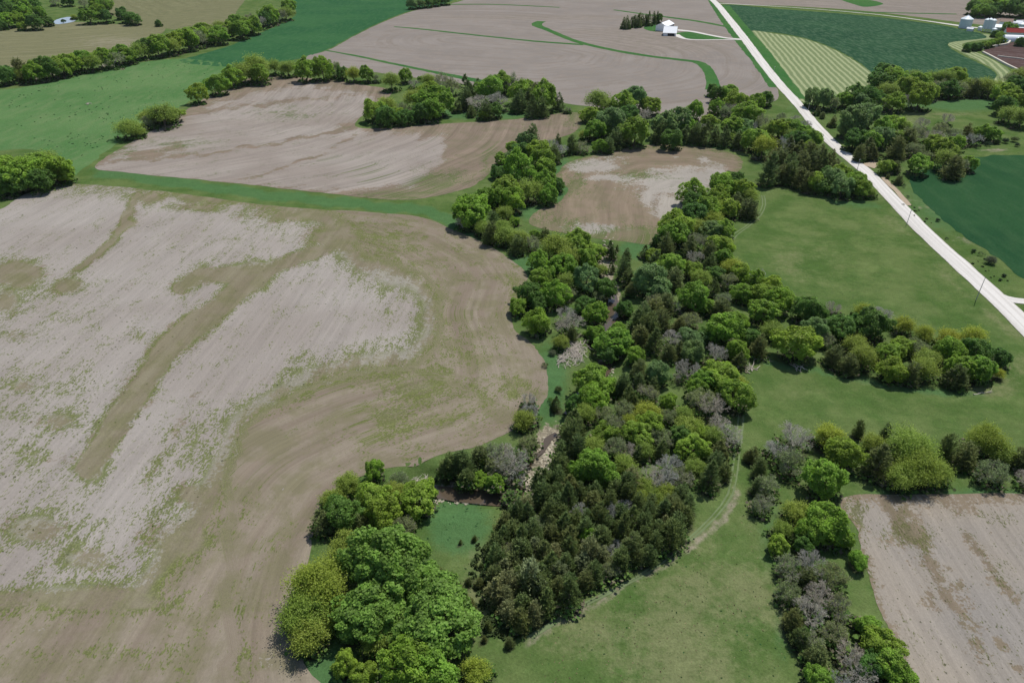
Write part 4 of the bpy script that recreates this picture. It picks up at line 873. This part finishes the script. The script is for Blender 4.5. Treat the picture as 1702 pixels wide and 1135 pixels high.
def nearby(x, y):
    LM = [((1640,440),'beside the gravel road bend'),((1530,350),'on the verge of the gravel road'),((1650,240),'along the dark meadow edge'),((850,188),'under the mixed clump'),((730,800),'on the brown creek bank'),((915,650),'in the grass beside the big field'),((940,605),'near the brush pile'),((1260,603),'at the middle pasture edge'),((1480,290),'at the field entrance')]
    return min(LM, key=lambda l: math.hypot(l[0][0]-x, l[0][1]-y))[1]
cnt = {}
for s in sorted(SH):
    key = (s[3], nearby(s[0], s[1])); cnt.setdefault(key, []).append(s)
for (c_, pl), L_ in cnt.items():
    for i, s in enumerate(L_):
        shrub(s[0], s[1], s[2], SC_[c_], (f'low {c_} shrub {pl}' if len(L_) == 1 else f'{ORD[i]} low {c_} shrub {pl}, counted toward the road'), 'low shrubs '+pl)
# ------------------------------------------------------------------ leaf litter and shade-thinned sward under the trees
_me, _gx, _gy, _lit = GROUND_MASKS
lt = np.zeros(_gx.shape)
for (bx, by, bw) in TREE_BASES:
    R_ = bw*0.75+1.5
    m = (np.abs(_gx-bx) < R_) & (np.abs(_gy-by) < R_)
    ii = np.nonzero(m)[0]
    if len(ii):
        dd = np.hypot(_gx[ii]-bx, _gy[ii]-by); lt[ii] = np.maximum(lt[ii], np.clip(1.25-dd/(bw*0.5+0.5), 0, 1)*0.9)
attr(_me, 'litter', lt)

# ------------------------------------------------------------------ farm buildings and other made things
M_white = plain('white painted steel', (0.80,0.80,0.80), 0.45, 0.05, 0.4)
M_roofw = plain('white roof sheet', (0.84,0.85,0.86), 0.4, 0.05, 0.4)
M_gal = plain('galvanised steel', (0.62,0.67,0.70), 0.5, 0.12, 0.6, 0.1)
M_darkin = plain('painted interior shade', (0.035,0.035,0.04), 0.9)  # near-black colour stands in for the shade inside openings
M_red = plain('faded red roof', (0.30,0.06,0.05), 0.7)
M_conc = plain('pale concrete', (0.55,0.51,0.44), 0.9, 0.15, 0.5)
M_pole = plain('weathered pole timber', (0.38,0.37,0.35), 0.9, 0.2)
M_brick = plain('tan brick', (0.34,0.25,0.2), 0.9)
def box_bm(bm, x0, x1, y0, y1, z0, z1):
    v = [bm.verts.new(p) for p in ((x0,y0,z0),(x1,y0,z0),(x1,y1,z0),(x0,y1,z0),(x0,y0,z1),(x1,y0,z1),(x1,y1,z1),(x0,y1,z1))]
    for f in ((0,3,2,1),(4,5,6,7),(0,1,5,4),(1,2,6,5),(2,3,7,6),(3,0,4,7)): bm.faces.new([v[i] for i in f])
def bm_obj(name, bm, mat, parent=None):
    me = bpy.data.meshes.new(name); bmesh.ops.recalc_face_normals(bm, faces=bm.faces[:]); bm.to_mesh(me); bm.free()
    return new_obj(name, me, parent, mat)
def part_box(name, b, mat, parent):
    bm = bmesh.new(); box_bm(bm, *b); return bm_obj(name, bm, mat, parent)
def gable(name, loc, rz, w, l, eave, ridge, wallm, roofm, label, cat, door=None, side_open=False, windows=0):
    """ridge along local Y, front gable at -Y"""
    r = empty(name, loc, rz); tagd(r, label, cat)
    bm = bmesh.new(); hw, hl = w/2, l/2
    for yy in (-hl, hl):
        v = [bm.verts.new(p) for p in ((-hw,yy,-.3),(hw,yy,-.3),(hw,yy,eave),(0,yy,ridge-.05),(-hw,yy,eave))]; bm.faces.new(v)
    for xx in (-hw, hw):
        v = [bm.verts.new(p) for p in ((xx,-hl,-.3),(xx,hl,-.3),(xx,hl,eave),(xx,-hl,eave))]; bm.faces.new(v)
    bm_obj('wall', bm, wallm, r)
    bm = bmesh.new(); t = 0.15; ov = 0.5; sl = (ridge-eave)/hw
    for s in (-1, 1):
        a = [(0, ridge), (s*(hw+ov), eave-ov*sl)]
        pts = [(a[0][0],-hl-ov,a[0][1]+.02),(a[1][0],-hl-ov,a[1][1]+.02),(a[1][0],hl+ov,a[1][1]+.02),(a[0][0],hl+ov,a[0][1]+.02)]
        lo = [bm.verts.new(p) for p in pts]; hi = [bm.verts.new((p[0], p[1], p[2]+t)) for p in pts]
        bm.faces.new(hi); bm.faces.new(lo[::-1])
        for i in range(4): bm.faces.new([lo[i], lo[(i+1) % 4], hi[(i+1) % 4], hi[i]])
    rf = bm_obj('roof', bm, roofm, r)
    part_box('ridge_cap', (-.3, .3, -hl-.55, hl+.55, ridge+.12, ridge+.24), roofm, rf)
    if door: part_box('door', (-door[0]/2, door[0]/2, -hl-.07, -hl+.02, -.2, door[1]), M_darkin, r)
    if side_open:
        n = 5; bw = l/n
        for i in range(n): part_box('bay_shade_panel', (hw-.05, hw+.06, -hl+i*bw+.35, -hl+(i+1)*bw-.35, 0, eave-.7), M_darkin, r)  # closed panels on the wall, the bays' inner shade painted dark
    for i in range(windows):
        x = -hw+(i+.5)*w/windows; part_box('window', (x-.5, x+.5, -hl-.06, -hl+.02, 1.0, 2.3), M_darkin, r)
    return r
def place(px, py): x, y = flat_pt(px, py); return (x, y, H1(x, y))
gable('machine_shed', place(1104.5, 49.5), math.radians(-30), 12, 24, 5.0, 7.8, M_white, M_roofw, 'white steel machine shed with open dark bays beside the cedar windbreak', 'barn', None, True)
lb = gable('low_barn', place(1113.5, 58), math.radians(76), 19, 13, 3.0, 8.0, M_white, M_roofw, 'white low barn with broad bright roof slope beside the driveway', 'barn')
part_box('door', (-9.6, -9.45, -5, 2, 0, 2.5), M_darkin, lb)
def bin_(loc, r, h, label, legs=False, rings=7, group=None):
    root = empty('grain_bin', loc); tagd(root, label, 'grain bin', group)
    n = 28; z0 = 3.0 if legs else 0.0; bm = bmesh.new(); prev = None
    for i in range(rings*2+1):
        z = z0+h*i/(rings*2); rr = r*(1.0 if i % 2 else 1.012)
        ring = [bm.verts.new((rr*math.cos(2*math.pi*k/n), rr*math.sin(2*math.pi*k/n), z)) for k in range(n)]
        if prev:
            for k in range(n): bm.faces.new([prev[k], prev[(k+1) % n], ring[(k+1) % n], ring[k]])
        prev = ring
    bm_obj('body', bm, M_gal, root)
    bm = bmesh.new(); a = [bm.verts.new((r*1.06*math.cos(2*math.pi*k/n), r*1.06*math.sin(2*math.pi*k/n), z0+h-.05)) for k in range(n)]
    b = [bm.verts.new((.12*r*math.cos(2*math.pi*k/n), .12*r*math.sin(2*math.pi*k/n), z0+h+r*0.52)) for k in range(n)]
    for k in range(n): bm.faces.new([a[k], a[(k+1) % n], b[(k+1) % n], b[k]])
    rf = bm_obj('roof', bm, M_gal, root)
    bm = bmesh.new(); bmesh.ops.create_cone(bm, cap_ends=True, segments=14, radius1=.16*r, radius2=.1*r, depth=.5, matrix=Matrix.Translation((0, 0, z0+h+r*.52+.2))); bm_obj('roof_cap', bm, M_gal, rf)
    part_box('door', (-.5, .5, -r-.1, -r+.1, z0+.3, z0+2.2), M_white, root)
    if legs:
        for k in range(6):
            t = math.pi/3*k; part_box('leg', (r*.92*math.cos(t)-.12, r*.92*math.cos(t)+.12, r*.92*math.sin(t)-.12, r*.92*math.sin(t)+.12, -.2, z0+.1), M_gal, root)
    return root
bin_(place(1603, 47), 6.2, 9.5, 'large lone galvanised grain bin at the alfalfa corner')
bin_(place(1635, 53), 2.6, 9.0, 'slim silver silo, first of the row from the big bin', True, group='slim silos beside the big bin')
bin_(place(1640, 53.4), 2.6, 9.5, 'slim silver silo in the middle of the close-set row', True, group='slim silos beside the big bin')
bin_(place(1645.5, 54), 2.7, 9.0, 'slim silver silo of the row beside the brown house', True, group='slim silos beside the big bin')
bin_(place(1628, 51), 2.2, 3.5, 'small squat white-capped bin before the slim silos')
bin_(place(1651, 56), 2.4, 4.5, 'short silver bin at the end of the slim silos')
bin_(place(1696, 50), 4.2, 6.0, 'round silver bin behind the pale shed')
gable('farm_shed', place(1612, 52), math.radians(40), 4, 6, 2.5, 3.6, M_white, M_roofw, 'tiny white shed beside the large lone bin', 'shed', (1.2, 2))
gable('farm_shed', place(1688, 43), math.radians(60), 8, 12, 3.5, 5.5, M_white, M_roofw, 'small white shed among the yard trees', 'shed', (3, 2.6))
gable('farm_shed', place(1659, 50), math.radians(70), 9, 13, 3.2, 5.6, M_gal, M_gal, 'grey metal farm shed between the silos and farmhouse', 'shed', (3, 2.5))
gable('farm_house', place(1670, 44), math.radians(60), 9, 12, 5.2, 8.0, M_white, M_brick, 'white farmhouse with brownish roof among the yard trees', 'house', (1.2, 2.1), windows=3)
gable('red_barn', place(1683, 60), math.radians(75), 9, 16, 4.0, 7.5, M_white, M_red, 'white barn with a red roof behind the feedlot', 'barn', (3, 3))
gable('farm_shed', place(1692, 56), math.radians(80), 10, 14, 4.0, 6.0, M_white, M_roofw, 'pale shed behind the red-roofed barn', 'shed', (3, 3))
gable('farm_shed', place(1701, 72), math.radians(60), 8, 12, 3.5, 5.5, M_white, M_gal, 'grey-roofed shed at the feedlot top', 'shed', (3, 2.6))
# white dome-roofed hoop barn
root = empty('hoop_barn', place(1683, 69), math.radians(75)); tagd(root, 'round-topped white hoop barn above the feedlot mud', 'barn')
bm = bmesh.new(); n = 18; ringA = []
for yy in (-9, -3, 3, 9): ringA.append([bm.verts.new((5.5*math.cos(math.pi*k/n), yy, 5.8*math.sin(math.pi*k/n)-.1)) for k in range(n+1)])
for A_, B_ in zip(ringA[:-1], ringA[1:]):
    for k in range(n): bm.faces.new([A_[k], A_[k+1], B_[k+1], B_[k]])
bm_obj('cover', bm, M_roofw, root)
for s in (-1, 1):
    bm = bmesh.new(); bm.faces.new([bm.verts.new((5.4*math.cos(math.pi*k/n), s*8.9, 5.7*math.sin(math.pi*k/n)-.1)) for k in range(n+1)]); bm_obj('end_wall', bm, M_white, root)
part_box('door', (-2, 2, -9.1, -8.95, -.1, 3.6), M_darkin, root)
def wall_line(name, pts, th, h, mat, label, cat, group=None):
    L, ww = ribbon_poly(pts, [th]*len(pts)); bm = bmesh.new(); prev = None
    for i, (x, y) in enumerate(L):
        a = L[max(i-1, 0)]; b = L[min(i+1, len(L)-1)]; dx, dy = b[0]-a[0], b[1]-a[1]; l = math.hypot(dx, dy) or 1; nx_, ny_ = -dy/l*th/2, dx/l*th/2; z = H1(x, y)
        q = [bm.verts.new(p) for p in ((x-nx_, y-ny_, z-.3), (x-nx_, y-ny_, z+h), (x+nx_, y+ny_, z+h), (x+nx_, y+ny_, z-.3))]
        if prev:
            for j in range(3): bm.faces.new([prev[j], prev[j+1], q[j+1], q[j]])
        else: bm.faces.new(q[::-1])
        prev = q
    bm.faces.new(prev)
    return tagd(bm_obj(name, bm, mat), label, cat, group)
wall_line('feedlot_wall', [(1633,82), (1645,79.5), (1660,77), (1674,74.5), (1678,70)], 1.6, 1.5, M_conc, 'pale concrete wall along the upper feedlot edge', 'wall')
wall_line('feedlot_wall', [(1633,88), (1645,94), (1660,102), (1675,110), (1690,117)], 1.6, 1.3, M_conc, 'pale concrete feed wall along the lower feedlot edge', 'wall')
wall_line('feed_bunk', [(1658,94), (1672,96), (1690,98), (1720,102)], 1.2, 0.9, M_conc, 'long grey feed bunk in the middle of the feedlot mud', 'feed bunk')
# utility poles along the road
def pole(bx, by, tx, ty, label):
    x, y = flat_pt(bx, by); z = H1(x, y)
    # height read from the photographed tip
    h = 8.0
    for q in np.arange(5, 16, 0.1):
        a, b = project(np.array([x]), np.array([y]), np.array([z+q]))
        if b[0] <= ty: h = float(q); break
    r = empty('utility_pole', (x, y, z), math.radians(50)); tagd(r, label, 'utility pole', 'utility poles along the gravel road')
    V, F = tube([(0, 0, -.5), (0, 0, h*.5), (0, 0, h)], [.13, .115, .09], 8)
    me = np_mesh('pole', V, np.array(F)); me.shade_smooth(); new_obj('pole', me, r, M_pole)
    ca = part_box('crossarm', (-.95, .95, -.06, .06, h-.75, h-.62), M_pole, r)
    for xx in (-.8, 0.35, .8): part_box('insulator', (xx-.05, xx+.05, -.05, .05, h-.62, h-.45), M_white, ca)
pole(1622, 499, 1636, 461, 'tall thin utility pole beside the road near the side drive')
pole(1507, 373, 1515, 349, 'thin utility pole on the road edge above the middle pasture')
pole(1424, 285, 1430, 264, 'utility pole half hidden by trees at the cedar stand')
pole(1343, 184, 1347, 172, 'small utility pole where trees shade the gravel road')
pole(1286, 121, 1289, 111, 'distant utility pole beside the mown hay')

# ------------------------------------------------------------------ dead wood
M_dead = plain('bleached dead wood', (0.46,0.41,0.35), 0.9, 0.25, 3.0)
def brush(px, py, rx, ry, n, label, seed, lw=(1.5, 5)):
    rng = np.random.default_rng(seed); parts = []
    for i in range(n):
        a = px+rng.normal(0, rx*.5); b = py+rng.normal(0, ry*.5); x, y = flat_pt(a, b); z = float(relief0(x, y))
        L = rng.uniform(*lw); t = rng.uniform(0, 3.14); up = rng.uniform(.0, .35); zz = rng.uniform(.05, 1.0)
        p0 = np.array([x-math.cos(t)*L/2, y-math.sin(t)*L/2, z+zz*.3]); p1 = np.array([x+math.cos(t)*L/2, y+math.sin(t)*L/2, z+zz*.3+L*up])
        r = rng.uniform(.05, .16); parts.append(tube(wig(rng, p0, p1, 4, .05), [r, r*.9, r*.7, r*.5, r*.25], 5))
    V, F = join(parts); c = V.mean(0); V = V-c; me = np_mesh('brush_pile', V, F); me.shade_smooth()
    o = new_obj('brush_pile', me, mat=M_dead); o.location = c; o['kind'] = 'stuff'; o['label'] = label; return o
brush(953, 583, 20, 17, 150, 'heap of bleached dead branches by the creek', 1)
brush(938, 600, 10, 12, 40, 'loose dead branches beside the big field', 2, (1, 3))
brush(100, 124, 20, 4, 90, 'grey brush pile under the long hedge', 3, (2, 6))
brush(60, 132, 18, 5, 70, 'grey brush pile at the hedge end', 4, (2, 6))
brush(178, 110, 12, 3, 60, 'brush pile between hedge and speckled pasture', 5, (2, 6))
brush(1245, 611, 10, 4, 14, 'fallen pale branches at the middle pasture edge', 6, (1.5, 4))
brush(1325, 613, 8, 2, 8, 'pale fallen limb beside the lower hedge', 8, (2, 4))
brush(148, 173, 5, 1.2, 30, 'low heap of pinkish brush in the speckled pasture', 7, (1, 2))
brush(700, 800, 18, 6, 26, 'pale driftwood along the creek bank', 9, (1, 3))
def log(px, py, L, ang, r, label):
    x, y = flat_pt(px, py); z = H1(x, y); rng = np.random.default_rng(int(px)); c, s = math.cos(ang), math.sin(ang)
    root = empty('fallen_tree', (x, y, z+r), ang); tagd(root, label, 'fallen tree')
    V, F = tube(wig(rng, (-L/2, 0, 0), (L/2, 0, .3), 5, .03), np.linspace(r, r*.4, 6), 7); me = np_mesh('trunk', V, np.array(F)); me.shade_smooth(); new_obj('trunk', me, root, M_dead)
    for k in range(4):
        p = (L*(.05+.12*k), 0, .1); e = (p[0]+1.4, rng.choice([-1, 1])*rng.uniform(.8, 1.6), .5); V, F = tube(wig(rng, p, e, 2, .08), [r*.4, r*.25, r*.1], 5)
        new_obj('branch', np_mesh('branch', V, np.array(F)), root, M_dead)
log(1236, 617, 4, 2.4, .14, 'bleached fallen tree in the middle pasture edge')
log(1633, 654, 6, .2, .16, 'long pale fallen tree past the road end of hedge')
log(1266, 598, 5, -.2, .13, 'pale fallen trunk under the hedge shade')

# ------------------------------------------------------------------ stones of the gravel bar, tufts of taller weeds
def scatter(name, pts, fn, mat, label, seed):
    rng = np.random.default_rng(seed); V = []; F = []; sh = []; n = 0
    for (x, y) in pts:
        v, f = fn(rng); z = H1(x, y) if name == 'rubble' else float(relief0(x, y)); v = v+np.array([x, y, z]); V.append(v); F.append(f+n); n += len(v); sh.append(np.full(len(v), rng.uniform()))
    me = np_mesh(name, np.concatenate(V), np.concatenate(F)); attr(me, 'shade', np.concatenate(sh)); o = new_obj(name, me, mat=mat); o['kind'] = 'stuff'; o['label'] = label; return o
def stone(rng):
    s = rng.uniform(.15, .55)*np.array([1, rng.uniform(.6, 1), .6]); b = np.array([(-1,-1,-.6),(1,-1,-.6),(1,1,-.6),(-1,1,-.6),(-.6,-.7,.8),(.7,-.6,.7),(.6,.7,.9),(-.7,.6,.7)])*s*rng.uniform(.8, 1.2, (8, 3))
    t = rng.uniform(0, 6); c, q = math.cos(t), math.sin(t); b = b@np.array([[c, q, 0], [-q, c, 0], [0, 0, 1]])
    return b, np.array([(0,3,2,1),(4,5,6,7),(0,1,5,4),(1,2,6,5),(2,3,7,6),(3,0,4,7)])
rg = np.random.default_rng(9); pts = []
for (cx, cy, rx, ry, n) in [(912,745,12,26,260),(880,792,14,12,160),(1007,430,8,22,160),(800,824,50,3,120),(745,806,30,3,60),(730,820,8,4,20),(1020,470,6,4,20),(1018,500,8,20,30),(1010,606,12,8,40)]:
    for _ in range(n): pts.append(flat_pt(cx+rg.normal(0, rx*.6), cy+rg.normal(0, ry*.6)))
scatter('rubble', pts, stone, plain('limestone rubble', (0.37,0.335,0.26), 0.9, 0.3, 1.0), 'pale limestone rubble along the creek', 3)
def tuft_fn(s0, s1, hgt_=0.5):
    def f(rng):
        n = 7; a = rng.uniform(0, 6.28, n); s = rng.uniform(s0, s1)
        P = np.column_stack([np.cos(a)*s*rng.uniform(0, .8, n), np.sin(a)*s*rng.uniform(0, .8, n), np.full(n, s*hgt_*.45)])
        V, F = quads(P, unit(rng.normal(0, .6, (n, 3))+[0, 0, .6]), rng.normal(0, 1, (n, 3)), np.full(n, s*.55), np.full(n, s*.5)); V[:, 2] = np.maximum(V[:, 2], -.05); return V, F
    return f
def tuft_pts(poly, n, seed, clump=True):
    rg = np.random.default_rng(seed); P = np.array(poly); x0, y0 = P.min(0); x1, y1 = P.max(0); out = []
    while len(out) < n:
        x, y = rg.uniform(x0, x1), rg.uniform(y0, y1)
        if not inside(np.array([x]), np.array([y]), poly)[0]: continue
        w = flat_pt(x, y)
        if clump and mnoise.noise(Vector((w[0]*.03, w[1]*.03, seed))) < rg.uniform(-.35, .35): continue
        out.append(w)
    return out
def tuft_mat(name, col): 
    k = NB(name); k.base(k.mul(col, k.math('MULTIPLY_ADD', k.attr('shade'), .8, .6))); return k.m
M_t1 = tuft_mat('dark thistle tufts', (0.042,0.105,0.038)); M_t2 = tuft_mat('tawny grass tufts', (0.23,0.20,0.11)); M_t3 = tuft_mat('weed tufts', (0.13,0.165,0.05)); M_t4 = tuft_mat('young cedars and briars', (0.055,0.08,0.03))
scatter('weeds', tuft_pts([(0,155),(80,142),(200,113),(310,102),(390,112),(300,165),(215,215),(140,262),(60,235),(0,250)], 300, 1), tuft_fn(.25, .7, .25), M_t1, 'dark thistle tufts speckling the left pasture', 1)
scatter('weeds', tuft_pts([(880,1070),(1000,1000),(1150,910),(1230,820),(1262,900),(1300,1020),(1330,1135),(830,1135)], 60, 2), tuft_fn(.10, .22, .2), M_t1, 'dark tufts in the near pasture', 2)
scatter('weeds', tuft_pts([(880,1070),(1000,1000),(1150,910),(1225,820),(1262,900),(1300,1020),(1330,1135),(830,1135)], 350, 3), tuft_fn(.07, .18, .25), M_t2, 'tawny dry grass tufts in the near pasture', 3)
scatter('weeds', tuft_pts([(700,830),(850,830),(800,900),(810,990),(780,1000),(700,900)], 50, 4), tuft_fn(.12, .28, .25), M_t1, 'dark tufts in the lush creek meadow', 4)
scatter('weeds', tuft_pts([(1470,320),(1500,330),(1700,475),(1690,480),(1640,462)], 26, 7), tuft_fn(.3, .8), M_t4, 'rank growth along the gravel road verge', 7)
F1in = [(0,360),(100,320),(300,335),(540,375),(600,445),(700,480),(690,590),(450,660),(330,860),(200,990),(0,1000)]
scatter('weeds', tuft_pts(F1in, 900, 8), tuft_fn(.10, .34, .2), M_t3, 'olive weed rosettes on the pale soil of the big field', 8)
scatter('weeds', tuft_pts([(1440,840),(1700,830),(1702,1135),(1560,1135),(1450,930)], 350, 9), tuft_fn(.08, .24, .2), M_t3, 'olive weed rosettes on the pale corner field', 9)
scatter('weeds', tuft_pts([(790,905),(835,900),(830,1000),(850,1060),(800,1060),(780,960)], 260, 10), tuft_fn(.25, .7, .8), M_t4, 'small briars on the dry slope by the cedar wood', 10)
# understorey: brush and saplings filling the woods between the trunks
TB = np.array(TREE_BASES); rg = np.random.default_rng(77); big = TB[TB[:, 2] > 5]
ns = 34; rep = np.repeat(np.arange(len(big)), ns); rad = big[rep, 2]*np.sqrt(rg.uniform(0, 1, len(rep)))*0.42; an = rg.uniform(0, 6.283, len(rep))
cx_ = big[rep, 0]+np.cos(an)*rad; cy_ = big[rep, 1]+np.sin(an)*rad
q = 6; P = np.repeat(np.column_stack([cx_, cy_, relief0(cx_, cy_)]), q, 0); tall = np.repeat(rg.uniform(.4, 2.0, len(cx_)), q)
P[:, 0] += rg.normal(0, .55, len(P)); P[:, 1] += rg.normal(0, .55, len(P)); P[:, 2] += tall*rg.uniform(.2, 1, len(P))
far = np.maximum(1.0, P[:, 1]/260.0); sz = rg.uniform(.16, .42, len(P))*far
V, F = quads(P, unit(rg.normal(0, .6, (len(P), 3))+[0, 0, .7]), rg.normal(0, 1, (len(P), 3)), sz, sz)
me = np_mesh('undergrowth', V, F); attr(me, 'shade', np.repeat(np.clip(np.repeat(rg.uniform(0, 1, len(cx_)), q)+rg.normal(0, .1, len(P)), 0, 1), 4))
k = NB('undergrowth'); k.base(k.mix(k.ramp(k.attr('shade'), .72, .85), k.mix(k.attr('shade'), (0.06,0.125,0.03), (0.12,0.18,0.045)), (0.15,0.135,0.09)))
o = new_obj('undergrowth', me, mat=k.m); o['kind'] = 'stuff'; o['label'] = 'brush and saplings filling the woods between trunks'
# ------------------------------------------------------------------ the air between: faint haze over the far fields
hz = bpy.data.materials.new('haze'); hz.use_nodes = True; t_ = hz.node_tree; t_.nodes.clear()
pv = t_.nodes.new('ShaderNodeVolumePrincipled'); mo = t_.nodes.new('ShaderNodeOutputMaterial')
pv.inputs['Density'].default_value = 0.000018; pv.inputs['Color'].default_value = (0.86, 0.92, 1.0, 1); pv.inputs['Anisotropy'].default_value = 0.2
t_.links.new(pv.outputs[0], mo.inputs['Volume'])
bm = bmesh.new(); box_bm(bm, -6400, 6400, -900, 9400, -9, 122)
ho = bm_obj('haze', bm, hz); ho['kind'] = 'stuff'; ho['label'] = 'faint haze over the far fields'
